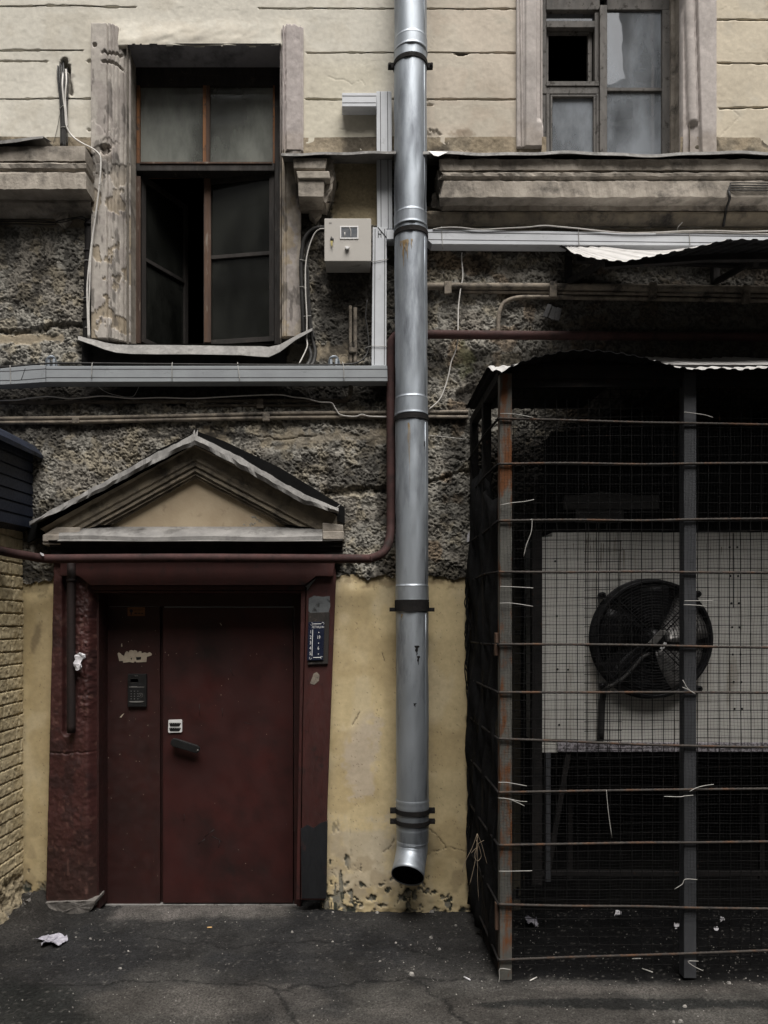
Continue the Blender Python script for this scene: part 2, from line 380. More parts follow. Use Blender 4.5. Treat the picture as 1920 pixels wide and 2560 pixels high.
# ------------------------------------------------------------------ the ground
def ground_z(X, Y_):
    z = -0.015 + 0.02*fbm(X*100, Y_*100, 90, 3, 3) - 0.05*ss(-.03, .12, Y_)
    z += 0.006*fbm(X*100, Y_*100, 9, 4, 3) + .004*fbm(X*100, Y_*100, 2.2, 8, 2)
    a = rect(X, Y_, -1.78, -.17, -.58, .02, .04) ; z += .012*a           # worn concrete apron at the door
    a = ss(-2.05, -2.35, X)*ss(-.75, -.1, Y_); z += a*(.10 + .05*fbm(X*100, Y_*100, 12, 6, 3))   # broken mound in the corner
    return z
gx = np.unique(np.concatenate([np.linspace(-14, -3, 12), np.linspace(-3, 3.6, 560), np.linspace(3.6, 16, 12)]))
gy = np.unique(np.concatenate([np.linspace(-15, -2.1, 18), np.linspace(-2.1, .35, 250)]))
GX, GY = np.meshgrid(gx, gy)
def ground_col(X, Y_):
    u, v = X*100, Y_*100
    c = flatc(X, (.112,.106,.097))
    n = fbm(u, v, 60, 11, 4)
    c = mixc(c, (.068,.066,.064), ss(-.1, .4, n))
    c = mixc(c, (.10,.093,.085), ss(.05, .5, fbm(u, v, 85, 21, 4))*ss(-.9, -1.15, Y_)*.8)
    wet = ss(-1.25, -.75, Y_ + .12*fbm(u, v, 40, 5, 3))*(1-rect(X, Y_, -1.75, -.17, -.62, .4, .05, 0))
    c = mixc(c, (.022,.023,.026), wet*.66)                              # damp strip along the foot of the wall
    c = mixc(c, (.17,.155,.145), rect(X, Y_+.03*fbm(u, v, 15, 9, 3), -1.80, -.19, -.66, .4, .05)*(.55+.45*ss(-.3,.3,fbm(u,v,14,31))))
    for (x, y, rx, ry, k) in ((-.95,-1.22,.75,.16,.5),(1.35,-1.13,.62,.045,.9),(2.0,-1.06,.3,.05,.8),(.15,-1.3,.4,.1,.4),(-.3,-1.55,.8,.13,.35)):
        e = ((X-x)/rx)**2 + ((Y_-y)/ry)**2 + .5*fbm(u, v, 14, 41, 4)
        c = mixc(c, (.14,.128,.117), k*(1-ss(.5, 1.1, e)))              # dusty dry patches
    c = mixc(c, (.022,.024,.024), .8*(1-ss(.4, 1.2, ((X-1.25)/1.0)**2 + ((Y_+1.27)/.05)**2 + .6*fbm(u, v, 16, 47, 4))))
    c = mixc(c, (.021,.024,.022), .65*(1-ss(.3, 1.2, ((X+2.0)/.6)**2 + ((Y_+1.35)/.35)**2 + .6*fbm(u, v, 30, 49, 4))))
    for pl in (((-1.9,-1.05),(-1.2,-1.0),(-.6,-1.12),(.1,-.98),(.5,-1.02)),((-.6,-1.12),(-.4,-1.6),(-.5,-2.1)),((-1.5,-.45),(-.9,-.62),(-.2,-.5),(.3,-.7)),((.1,-.98),(.35,-1.5),(.9,-1.7))):
        c = mixc(c, (.02,.02,.02), .7*(1-ss(.005, .016, seg_dist(X+.03*fbm(u,v,14,91,4), Y_+.03*fbm(u,v,14,92,4), pl))))
    c = mixc(c, (.085,.078,.07), ss(-2.0, -2.3, X)*ss(-.8, -.15, Y_)*.8)
    c = mixc(c, (.007,.0072,.008), .93*rect(X+.03*fbm(u,v,20,61,3), Y_+.03*fbm(u,v,20,62,3), .56, -1.06, 6, .4, .04)); sp = vn(u/.9, v/.9, 77); c = mixc(c, (.20,.19,.175), ss(.72, .95, sp)*.8)  # ground inside the cage coloured near black for its deep shade
    return c
me = bpy.data.meshes.new("ground")
GZ = ground_z(GX, GY); ny, nx = GX.shape
idx = np.arange(nx*ny).reshape(ny, nx)
q = np.stack([idx[:-1,:-1], idx[:-1,1:], idx[1:,1:], idx[1:,:-1]], -1).reshape(-1, 4)
me.from_pydata(np.stack([GX, GY, GZ], -1).reshape(-1, 3).tolist(), [], q.tolist())
me.polygons.foreach_set('use_smooth', np.ones(len(q), dtype=bool))
at = me.color_attributes.new("Col", 'FLOAT_COLOR', 'POINT')
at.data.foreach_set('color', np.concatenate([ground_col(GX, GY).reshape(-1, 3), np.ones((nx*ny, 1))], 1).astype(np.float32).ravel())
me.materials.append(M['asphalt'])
ground = bpy.data.objects.new("ground", me); COL.objects.link(ground)
tag(ground, 'cracked dark asphalt yard, damp and littered along the foot of the wall', 'ground', kind='structure')
def gz(x, y):                                            # ground height, bilinear in the built sheet
    i = min(max(int(np.searchsorted(gx, x))-1, 0), len(gx)-2); j = min(max(int(np.searchsorted(gy, y))-1, 0), len(gy)-2)
    a = (x-gx[i])/(gx[i+1]-gx[i]); b = (y-gy[j])/(gy[j+1]-gy[j])
    return float((GZ[j,i]*(1-a)+GZ[j,i+1]*a)*(1-b) + (GZ[j+1,i]*(1-a)+GZ[j+1,i+1]*a)*b)
def on_ground(px, py):                                   # ground point seen at a photo pixel
    z = -.02
    for _ in range(4):
        s = (z-EYE)/(VY-py); Y = s/S*D - D; p = P(px, py, Y); z = gz(p.x, p.y)
    return Vector((p.x, p.y, z))

# ------------------------------------------------------------------ the old apartment building
B = empty('apartment_building', (0, 0, 0), 'shabby old apartment building with cream upper plaster, coarse dark render and an oxblood door', 'building')

XL, XR = -260, 2260
def steps(a, b, d, extra=()):
    return np.unique(np.round(np.concatenate([np.arange(a, b+d, d), np.array(extra, float).ravel()]), 2)) if len(extra) else np.arange(a, b+d, d)

GROOVES = [(17,-300,338,1),(127,-300,206,1),(154,-300,118,.45),(249,-300,232,1),(21,648,1292,1),(132,768,1293,1),(248,765,1295,1),
           (47,1772,2300,1),(157,1780,2300,1),(267,1800,2300,.8),(-98,-300,1290,1),(-66,1772,2300,1),(-210,-300,1290,1)]
CHIPS = [(224,153,7,5,.012),(222,325,6,4,.012),(240,352,16,9,.03),(178,232,6,9,.015),(1075,262,9,3,.01),(1082,350,20,32,.012),(1150,136,22,4,.02),(1150,362,30,8,.015),(1250,372,40,6,.02),(250,122,8,5,.02),(262,140,5,9,.02)]
UCRACK = [[(820,190),(840,200),(860,198),(880,212),(905,200),(912,215)],[(845,325),(870,322),(905,332),(930,310),(940,306)],[(1075,128),(1085,92)],[(1155,330),(1165,352),(1160,372)],[(1830,270),(1850,290),(1800,340),(1785,372)]]
def up_h(X, Y_):
    h = .006*fbm(X, Y_, 150, 1, 2) + .0007*fbm(X, Y_, 12, 2, 4) + .0007*ss(.25,.5,fbm(X, Y_, 60, 3, 4))
    for y, a, b, k in GROOVES:
        wob = .5*fbm(X, Y_*0+y, 60, int(y) % 90, 3)
        w = 1.6 + .6*fbm(X, Y_*0+y, 18, 5, 2)
        d = np.abs(Y_-y-wob-(X-900)*.002)
        h -= .022*k*(1-ss(w*.5, w*1.7, d))*ss(a-4, a+4, X)*(1-ss(b-4, b+4, X))
    lump = ss(40, 112, Y_)*ss(255, 300, X)*(1-ss(690, 770, X))*(1-ss(118, 124, Y_))
    h += lump*(.018 + .009*fbm(X+.8*Y_, Y_*1.6, 85, 9, 3))
    hole = ((X-161-3*fbm(X, Y_, 8, 3))/10)**2 + ((Y_-160)/17)**2
    h -= .09*(1-ss(.6, 1.15, hole))
    h -= .05*rect(X, Y_, 169, 160, 176, 232, 3, 3, 4)
    for x, y, rx, ry, d in CHIPS:
        h -= d*(1-ss(.5, 1.1, ((X-x)/rx)**2+((Y_-y)/ry)**2+.5*fbm(X, Y_, 6, 8)))
    for c in UCRACK: h -= .003*(1-ss(.3, 1.3, seg_dist(X, Y_+2*fbm(X, Y_, 9, 6), c)))
    h -= .012*ss(352, 378, Y_+6*fbm(X, Y_, 16, 12))*(X > 1060)*(X < 1300)*ss(-.1, .3, fbm(X, Y_, 20, 13))
    return h
def up_c(X, Y_, h):
    t = ss(960, 1100, X)
    c = flatc(X, (.64,.61,.535)); c = mixc(c, (.57,.505,.42), t); c = mixc(c, (.60,.535,.42), ss(1700, 1800, X)*.9)
    c = mixc(c, (.62,.575,.46), rect(X, Y_, 720, 150, 960, 380, 40)*.7)
    c = mixc(c, (.40,.34,.27), .4*ss(.12, .6, fbm(X, Y_, 120, 31, 4))*ss(960, 1060, X))
    c = mixc(c, (.54,.50,.42), .5*ss(.1, .6, fbm(X, Y_, 70, 33, 5)))
    c = mixc(c, (.20,.15,.10), .8*(1-ss(.2, 1.2, ((X-1155)/38)**2+((Y_-345)/30)**2+.7*fbm(X, Y_, 15, 34)))*.8)
    c = mixc(c, (.26,.21,.16), .7*rect(X, Y_, 1060, 352, 1300, 400, 12, 14, 3))
    c = mixc(c, (.52,.47,.39), .4*rect(X, Y_, 360, 60, 640, 120, 18, 30, 9))
    c = mixc(c, (.045,.04,.035), ss(.008, .03, up_groove(X, Y_))*.85*ss(-.55,.1,.4+fbm(X, Y_*0, 35, 19)))
    c = mixc(c, (.13,.11,.095), (1-ss(.3, 1.0, ((X-166)/22)**2+((Y_-205)/60)**2+.6*fbm(X, Y_, 12, 35)))*.55)
    return c
def up_groove(X, Y_):
    g = np.zeros(X.shape)
    for y, a, b, k in GROOVES:
        d = np.abs(Y_-y-.5*fbm(X, Y_*0+y, 60, int(y) % 90, 3)-(X-900)*.002)
        g = np.maximum(g, .04*k*(1-ss(.8, 2.6, d))*ss(a-4, a+4, X)*(1-ss(b-4, b+4, X)))
    return g
def up_keep(x, y):
    lw = (x > 320) & (x < 703) & (y > 117+4*fbm(x, y*0, 30, 51))
    lw = lw | ((x > 244) & (x < 322) & (y > 122))
    rw = (x > 1350) & (x < 1714)
    e = np.where(x < 318, 352+7*fbm(x, y*0, 20, 52), 410+5*fbm(x, y*0, 22, 53))
    return ~lw & ~rw & (y < e)
ys = steps(-240, 420, 2.4, [y+d for y, *_ in GROOVES for d in (-4,-3,-2.2,-1.4,-.7,0,.7,1.4,2.2,3,4)])
relief('plaster_wall', steps(XL, XR, 2.4), ys, up_h, up_c, M['plaster'], B, keep=up_keep)

# ---- coarse render of the middle storey
GAPS = [([(-260,830),(60,830),(105,826),(140,812),(206,818)],7,.035),([(1060,1208),(1105,1196),(1150,1180),(1300,1172)],5,.03),
        ([(820,1236),(880,1228),(985,1226)],12,.045),([(1060,1148),(1100,1143),(1160,1150)],2,.01),([(815,1110),(790,1150),(760,1120)],2,.01),([(660,1092),(720,1100),(790,1088)],2.5,.012)]
def smoothmask(X, Y_):
    m = rect(X, Y_, -300, 836, 158, 856, 4, 8, 1)
    m = np.maximum(m, rect(X, Y_, 720, 862, 868, 904, 5, 14, 2))
    m = np.maximum(m, rect(X, Y_, 833, 385, 962, 572, 4, 10, 3))
    m = np.maximum(m, rect(X, Y_, 1000, 300, 2300, 592, 8)); m = np.maximum(m, rect(X, Y_, 700, 300, 1010, 400, 8))
    m = np.maximum(m, rect(X, Y_, -300, 340, 240, 566, 5, 4, 7))
    m = np.maximum(m, rect(X, Y_, 505, 1075, 575, 1110, 5, 14, 4))
    m = np.maximum(m, .6*rect(X, Y_, 640, 1078, 960, 1105, 8, 20, 5))
    m = np.maximum(m, .7*rect(X, Y_, 1150, 865, 1175, 905, 5, 8, 5))
    return m
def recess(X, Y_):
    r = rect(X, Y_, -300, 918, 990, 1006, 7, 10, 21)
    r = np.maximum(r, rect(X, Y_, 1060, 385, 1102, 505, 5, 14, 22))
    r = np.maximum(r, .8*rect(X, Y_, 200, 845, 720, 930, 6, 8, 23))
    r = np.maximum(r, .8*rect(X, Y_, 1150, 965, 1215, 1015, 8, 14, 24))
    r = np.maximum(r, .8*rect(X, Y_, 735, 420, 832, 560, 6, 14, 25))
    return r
def rn_h(X, Y_):
    wx = X + 2.2*fbm(X, Y_, 9, 61, 2); wy = Y_ + 2.2*fbm(X, Y_, 9, 62, 2)
    a = fbm(wx, wy*1.1, 5.0, 63, 3, .6); b = fbm(wx, wy, 15, 64, 3)
    lum = ss(-.25, .10, a + .35*b)
    sm = smoothmask(X, Y_); rc = recess(X, Y_)
    h = .004 + (1-sm)*(.0078*lum*(.6+.5*ss(-.4,.3,fbm(X, Y_, 55, 76, 3))) + .004*b + .0018*fbm(X, Y_, 3.6, 65, 2) + .004*fbm(X, Y_, 40, 75, 2)) + .008*fbm(X, Y_, 110, 66, 3) + sm*.002*fbm(X, Y_, 12, 67)
    h -= .04*rc
    for pts, w, d in GAPS:
        h -= d*.7*(1-ss(w*.4, w*1.2, seg_dist(X+4*fbm(X, Y_, 14, 68), Y_+4*fbm(X, Y_, 16, 69), pts)))
    return h
def rn_c(X, Y_, h):
    wx = X + 2.2*fbm(X, Y_, 9, 61, 2); wy = Y_ + 2.2*fbm(X, Y_, 9, 62, 2)
    a = fbm(wx, wy*1.1, 5.0, 63, 3, .6); b = fbm(wx, wy, 15, 64, 3)
    lum = ss(-.30, .02, a + .35*b)
    c = flatc(X, (.355,.338,.298)); c = mixc(c, (.28,.258,.222), ss(-.1, .5, fbm(X, Y_, 90, 71, 4)))
    c = mixc(c, (.35,.30,.21), .5*ss(.1, .5, fbm(X, Y_, 30, 72, 3)))
    c = mixc(c, (.30,.21,.13), .6*ss(.25, .6, fbm(X, Y_, 60, 73, 3))*ss(900, 1060, X))
    sm = smoothmask(X, Y_)
    c = mixc(c, (.035,.032,.029), (1-lum)*(1-sm)*.62)                      # sooty pits, darkened further to deepen the crevice shade
    c = mixc(c, (.36,.30,.215), sm*.85)
    c = mixc(c, (.44,.37,.245), rect(X, Y_, 833, 385, 962, 572, 4, 10, 3))
    soot_shade = ss(.0, .6, fbm(X, Y_, 75, 74, 4))*.7
    soot_shade = np.maximum(soot_shade, .9*recess(X, Y_)); soot_shade = np.maximum(soot_shade, .8*rect(X, Y_, 800, 640, 985, 900, 25, 40, 31))
    soot_shade = np.maximum(soot_shade, .9*rect(X, Y_, 360, 1072, 620, 1100, 10, 20, 32)); soot_shade = np.maximum(soot_shade, .75*rect(X, Y_, 1290, 680, 2300, 1500, 90, 60, 33))
    soot_shade = np.maximum(soot_shade, .85*rect(X, Y_, 1060, 575, 1420, 632, 10, 26, 34)); soot_shade = np.maximum(soot_shade, .7*rect(X, Y_, 1060, 840, 1110, 960, 20, 25, 35))
    soot_shade = np.maximum(soot_shade, .9*rect(X, Y_, 1195, 1085, 2300, 1500, 30, 30, 43)); soot_shade = np.maximum(soot_shade, .8*rect(X, Y_, 1330, 635, 2300, 1000, 60, 40, 44)); soot_shade = np.maximum(soot_shade, .8*rect(X, Y_, 85, 1280, 150, 1400, 12, 16, 36)); soot_shade = np.maximum(soot_shade, .8*rect(X, Y_, -300, 1396, 2300, 1470, 10, 20, 37)*ss(-.2, .3, fbm(X, Y_, 35, 38)))
    c = mixc(c, (.028,.026,.024), np.clip(soot_shade, 0, 1))  # sooty blotches, plus shade painted in recesses, under the awning and in the cage
    c = mixc(c, (.12,.125,.06), .55*(1-ss(.2, 1.2, ((X-1160)/30)**2+((Y_-900)/45)**2+.8*fbm(X, Y_, 15, 39))))
    return c
def rn_keep(x, y):
    lw = (x > 242) & (x < 748) & (y < 846) | (x > 320) & (x < 703) & (y < 860)
    e = np.where(x < 500, 1452, 1442) + 9*fbm(x, y*0, 24, 54)
    return ~lw & (y < e) & ~((x > 150) & (x < 835) & (y > 1395)) & ~((x > 1365) & (x < 1700) & (y < 420))
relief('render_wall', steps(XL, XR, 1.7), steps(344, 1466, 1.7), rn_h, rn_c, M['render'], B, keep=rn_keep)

# ---- yellow plastered foot of the wall
PCRACK = [[(1062,2138),(1090,2128),(1115,2118),(1140,2122),(1166,2130)],[(1115,2118),(1095,2090),(1070,2070)],[(955,2130),(975,2120),(985,2100)],[(900,1780),(880,1815)],[(700+255,1630),(700+262,1655)]]
def pl_peel(X, Y_):
    n = fbm(X, Y_, 17, 81, 5); n2 = fbm(X*1.6, Y_*.5, 22, 82, 4)
    p = ss(.18, .26, n + ss(2140, 2262, Y_)*.65 - .76)*ss(2120, 2210, Y_)
    p = np.maximum(p, ss(.2, .28, n2 - .35 + .3*ss(2080, 2220, Y_))*ss(1980, 2150, Y_)*(1-ss(862, 885, X))*(X > 700))
    p = np.maximum(p, rect(X, Y_, 52, 2205, 160, 2300, 8, 20, 83)*ss(-.3, .1, n))
    return p
def pl_h(X, Y_):
    h = .005*fbm(X, Y_, 140, 84, 2) + .0006*fbm(X, Y_, 16, 85, 3) - .008*pl_peel(X, Y_)
    for c in PCRACK: h -= .005*(1-ss(.4, 1.5, seg_dist(X, Y_+3*fbm(X, Y_, 8, 86), c)))
    return h + .004*ss(2225, 2275, Y_)*fbm(X, Y_, 22, 87)
def pl_c(X, Y_, h):
    c = flatc(X, (.61,.495,.29)); c = mixc(c, (.63,.525,.335), ss(-.1, .5, fbm(X*1.5, Y_*.6, 80, 88, 4)))
    c = mixc(c, (.47,.365,.20), ss(.1, .6, fbm(X, Y_, 110, 89, 3))*.7)
    c = mixc(c, (.55,.47,.38), .7*rect(X, Y_, 868, 1760, 940, 1985, 12, 22, 90)*(X > 700)*ss(-20, 40, Y_-1760-(930-X)*1.2))     # paler repainted patch
    c = mixc(c, (.50,.44,.35), .6*rect(X, Y_, 840, 2060, 985, 2240, 25, 40, 91))
    c = mixc(c, (.30,.23,.14), .45*ss(.2, .6, fbm(X, Y_, 60, 92, 4))*ss(1950, 2200, Y_))
    c = mixc(c, (.23,.18,.11), .75*(1-ss(.1, 1.1, ((X-92-.25*(1590-Y_))/14)**2+((Y_-1592)/42)**2+.5*fbm(X, Y_, 12, 93))))
    c = mixc(c, (.20,.16,.09), .6*rect(X, Y_, 52, 1440, 150, 1475, 16, 30, 94)); c = mixc(c, (.25,.18,.10), .6*rect(X, Y_, 840, 1438, 1180, 1462, 10, 26, 95))
    c = mixc(c, (.30,.245,.15), .45*rect(X, Y_, 48, 1470, 62, 2300, 8, 4, 96))
    pe = pl_peel(X, Y_); c = mixc(c, (.045,.05,.04), pe*ss(-.35, .25, fbm(X, Y_, 13, 97))); c = mixc(c, (.21,.20,.165), pe*(1-ss(-.35, .25, fbm(X, Y_, 13, 97))))
    for cr in PCRACK: c = mixc(c, (.10,.08,.055), .8*(1-ss(.4, 1.3, seg_dist(X, Y_+3*fbm(X, Y_, 8, 86), cr))))
    sp = vn(X/2.3, Y_/2.3, 98); c = mixc(c, (.12,.09,.06), ss(.86, .97, sp)*.7)
    c = mixc(c, (.03,.03,.03), ss(1164, 1176, X + 6*fbm(X*0, Y_, 30, 99))*.9)  # plinth colour sinks to black here, painting the shade behind the cage
    return c
def pl_keep(x, y): return (y > 1434+6*fbm(x, y*0, 25, 55)) & (y < 2283)
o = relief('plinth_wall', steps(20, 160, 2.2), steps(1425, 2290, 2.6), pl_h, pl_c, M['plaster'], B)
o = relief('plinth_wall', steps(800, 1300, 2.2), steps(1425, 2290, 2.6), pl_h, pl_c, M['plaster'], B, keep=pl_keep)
one('wall', M['shadewall'], lambda m: (m.pbox(1290, 1430, XR, 2300, .01, .3),), B)  # wall behind the cage painted near black for its deep shade
# plain masonry above and beside the part the photo shows
def rest(m):
    a = P(XL, -230); b = P(XR, -230)
    m.box((-8, .02, a.z), (9, .5, 15.0)); m.box((-8, .02, -.3), (a.x, .5, a.z)); m.box((b.x, .02, -.3), (9, .5, b.z))
    m.box((-8, 2.9, -.3), (9, 3.2, 15))
one('wall', M['opp'], rest, B)

# ------------------------------------------------------------------ mouldings
def run(m, xpx, prof, Yref=-.2, jit=.8, seed=0, jY=.003, ragged=0, ends=(True, True)):
    """moulding: profile (Y, photo y) drawn along photo x positions"""
    xw = [P(x, 0, Yref).x for x in xpx]; n = len(prof); rows = []
    J = fbm(np.array([[x for x in xpx] for _ in prof], float), np.array([[i*37. for _ in xpx] for i in range(n)]), 30, seed, 4)
    K = fbm(np.array([[x for x in xpx] for _ in prof], float), np.array([[i*53. for _ in xpx] for i in range(n)]), 12, seed+3, 3)
    for i, (Y, py) in enumerate(prof):
        r = []
        for k, x in enumerate(xw):
            dx = 0
            if ragged and k < 8: dx = ragged*(rng.random()-.35)*(1-k/8)
            r.append((x+dx, Y + jY*K[i, k], P(0, py + jit*J[i, k], Y).z))
        rows.append(r)
    m.grid(rows)
    for e, k in ((ends[0], 0), (ends[1], -1)):
        if e:
            pts = [r[k] for r in rows] + [(rows[-1][k][0], .06, rows[-1][k][2]), (rows[0][k][0], .06, rows[0][k][2])]
            b = len(m.v); m.v += pts; f = tuple(range(b, b+len(pts))); m.f.append(f if k == 0 else f[::-1]); m.sm.append(False); m.mi.append(m.cur)

PROF_R = [(0,437),(-.20,398),(-.20,425),(-.185,428),(-.185,431),(-.212,433),(-.21,440),(-.192,449),(-.19,452),(-.202,454),(-.203,493),(-.195,494),(-.10,515),(-.10,527),(-.085,529),(-.082,534),(-.065,548),(-.03,563),(-.03,567),(.01,572)]
cr = one('cornice', M['cornice'], lambda m: run(m, list(np.linspace(1104, 1135, 9))+list(np.arange(1150, 2270, 9)), PROF_R, seed=101, ragged=.05, jit=1.3, jY=.005, ends=(True, False)), B)
one('cornice_moulding', M['cornice_dark'], lambda m: run(m, list(np.arange(1062, 2270, 10)), [(-.09,528),(-.102,530),(-.10,535),(-.085,548),(-.055,561),(-.05,565),(.01,572)], seed=111, jit=.8), cr)
def flash_r(m):
    xs = list(np.arange(1040, 2270, 14)); f = lambda x: 2.2*math.sin(x/61.) + 1.2*math.sin(x/23.) + (4 if 1420 < x < 1760 else 0)*(1-abs(x-1590)/170)
    r0 = [(P(x, 0, -.2).x, .02, P(0, 408, -.0).z) for x in xs]
    r1 = [(P(x, 0, -.2).x, -.235, P(0, 380+f(x), -.235).z) for x in xs]
    r2 = [(P(x, 0, -.2).x, -.238, P(0, 387+f(x), -.238).z) for x in xs]
    m.grid([r0, r1, r2])
one('flashing', M['tin'], flash_r, cr, solid=.003)
one('flashing_flap', M['sheet'], lambda m: m.add([P(1072,378,-.24), P(1120,380,-.27), P(1096,391,-.29), P(1085,389,-.28)], [(0,1,2,3)]), cr, solid=.002)
# broken stump where the cornice has come away beside the downpipe
def lump(m, pts, Y, depth, seed, n=3, amp=.012, py_scale=1):
    """rough broken stone: polygon face filled and roughened"""
    bm = bmesh.new(); q = [P(x, y, Y) for x, y in pts]
    vs_ = [bm.verts.new(p) for p in q]; bk = [bm.verts.new((p.x, Y+depth, p.z)) for p in q]
    bm.faces.new(vs_); bm.faces.new(bk[::-1])
    k = len(q)
    for i in range(k): bm.faces.new((vs_[i], bk[i], bk[(i+1) % k], vs_[(i+1) % k]))
    bmesh.ops.recalc_face_normals(bm, faces=bm.faces); bmesh.ops.triangulate(bm, faces=bm.faces)
    for _ in range(n): bmesh.ops.subdivide_edges(bm, edges=bm.edges, cuts=1)
    bm.normal_update()
    co = np.array([v.co for v in bm.verts])
    d = fbm(co[:,0]*370+co[:,1]*190, co[:,2]*370+co[:,1]*120, 14, seed, 4)
    for v, dd in zip(bm.verts, d): v.co += v.normal*float(dd)*amp
    bm.verts.index_update(); b = len(m.v); m.v += [tuple(v.co) for v in bm.verts]
    for f in bm.faces: m.f.append(tuple(b+v.index for v in f.verts)); m.sm.append(False); m.mi.append(m.cur)
    bm.free()
one('broken_end', M['cornice'], lambda m: (lump(m, [(1112,392),(1145,390),(1145,495),(1118,492),(1098,470),(1094,430),(1100,405)], -.16, .16, 5, 4, .016), lump(m, [(1085,478),(1110,470),(1128,500),(1105,522),(1075,518)], -.07, .1, 6, 4, .014)), cr)
def cable_slot(m):
    for k in range(4): m.ptube([(1925,458+k*6,-.215),(1835,457+k*6,-.215),(1826-k*2,462+k*4,-.215),(1822,486,-.215)], .0035, 6, 4)
    m.ptube([(1822,480,-.216),(1824,497,-.21),(1816,520,-.12),(1812,545,-.10),(1808,566,-.06)], .008, 7, 5)
tag(one('cable_bundle', M['cable'], cable_slot), 'dark thin cables turning down over the right end of the long cornice', 'cable')

PROF_L = [(0,395),(-.19,366),(-.19,402),(-.175,404),(-.175,407),(-.205,409),(-.20,420),(-.185,428),(-.185,431),(-.20,433),(-.20,472),(-.19,474),(-.09,500),(-.09,507),(-.075,520),(-.04,536),(-.02,545),(.01,548)]
def cor_l(m):
    xs = list(np.arange(-260, 205, 9)) + [212]
    run(m, xs, PROF_L, seed=121, jit=1.0, jY=.004, ends=(True, False))
    xw = P(212, 0, -.2).x; ref = -.19
    fr = [(xw + (ref-Y)*.9, Y, P(0, py, Y).z) for Y, py in PROF_L]; bk = [(xw + (ref-Y)*.9, .02, P(0, py, Y).z) for Y, py in PROF_L]
    last = [(xw, Y, P(0, py, Y).z) for Y, py in PROF_L]
    m.grid([last, fr, bk])
cl = one('cornice', M['cornice'], cor_l, B)
def flash_l(m):
    xs = [-260, -100, 0, 40, 80, 108]
    up = [356, 355, 352, 348, 343, 341]
    m.grid([[(P(x,0,-.2).x, .01, P(0,u+30,0).z) for x, u in zip(xs, up)], [(P(x,0,-.22).x, -.22, P(0,u,-.22).z) for x, u in zip(xs, up)], [(P(x,0,-.222).x, -.222, P(0,u+8-max(0,(x-40)*.05),-.222).z) for x, u in zip(xs, up)]])
    m.add([P(108,341,-.22), P(128,354,-.19), P(118,358,-.15)], [(0,1,2)])
one('flashing', M['tin'], flash_l, cl, solid=.003)
one('broken_render', M['cornice'], lambda m: (lump(m, [(128,505),(175,508),(170,545),(160,562),(150,560),(135,545)], -.05, .06, 15, 4, .012),), cl)

def corbel(m):
    m.prism([(733,394),(818,394),(813,422),(734,421)], -.20, .2)
    m.prism([(740,427),(823,427),(826,446),(745,446)], -.215, .22)
    m.prism([(745,447),(811,448),(809,493),(746,492)], -.20, .2)
    m.prism([(748,493),(806,493),(806,512),(752,512)], -.10, .1)
ck = one('cornice_stump', M['cornice'], corbel, B, bevel=.006)
one('broken_end', M['cornice'], lambda m: (lump(m, [(815,393),(832,400),(836,432),(830,470),(815,508),(806,500),(808,440)], -.15, .16, 25, 4, .014), lump(m, [(770,522),(806,520),(800,538),(788,548),(776,540)], -.05, .06, 26, 3, .01)), ck)
def flash_m(m):
    xs = list(np.linspace(703, 990, 22)); f = lambda x: 387 - (x-703)*.022 + 1.2*math.sin(x/19.)
    m.grid([[(P(x,0,-.2).x, .01, P(0,408,0).z) for x in xs], [(P(x,0,-.22).x, -.22, P(0,f(x)-3,-.22).z) for x in xs], [(P(x,0,-.222).x, -.222, P(0,f(x)+3,-.222).z) for x in xs]])
one('flashing', M['tin'], flash_m, ck, solid=.003)

# ------------------------------------------------------------------ left window
WY = .19
def reveal_l(m):
    zt, zb = P(0,118,0).z, P(0,862,0).z; a, b = P(320,0,0).x, P(703,0,0).x
    m.cur = 0; m.add([(a,-.02,zt+.01),(b,-.02,zt+.01),(b,.3,zt-.005),(a,.3,zt-.005)], [(0,1,2,3)])
    m.cur = 1; m.add([(a,-.03,zb),(a,.3,zb),(a,.3,zt),(a,-.03,zt)], [(0,1,2,3)]); m.add([(b,-.03,zb),(b,.3,zb),(b,.3,zt),(b,-.03,zt)], [(3,2,1,0)])
    m.cur = 2; m.add([(a,-.02,zb),(b,-.02,zb),(b,.3,zb),(a,.3,zb)], [(3,2,1,0)])
def frame_l(m):
    m.pbox(318,168,706,188,WY-.01,.09); m.pbox(318,186,706,213,WY,.08)
    m.pbox(318,213,341,862,WY,.08); m.pbox(686,213,706,862,WY,.08)
    m.pbox(341,408,686,427,WY-.015,.09)
wl_ = one('window', M['wood_dark'], frame_l, B, bevel=.003)
tag(wl_, 'window with the left sash standing open')
one('reveal', [M['lintel'], M['cornice'], M['soot_shade']], reveal_l, wl_)
for a in ((507,213,515,408,WY-.006,.05),(341,213,349,408,WY-.004,.05),(682,213,687,408,WY-.004,.05)): one('glazing_bar', M['wood_orange'], lambda m: m.pbox(*a), wl_, bevel=.002)
for a in ((515,213,524,408,WY-.002,.05),(349,404,680,409,WY-.022,.03)): one('glazing_bar', M['wood_old'], lambda m: m.pbox(*a), wl_, bevel=.002)
for x0, x1 in ((349,507),(524,682)):
    one('pane', M['glass_dusty'], lambda m: m.pbox(x0,213,x1,408,WY+.025,.004), wl_)
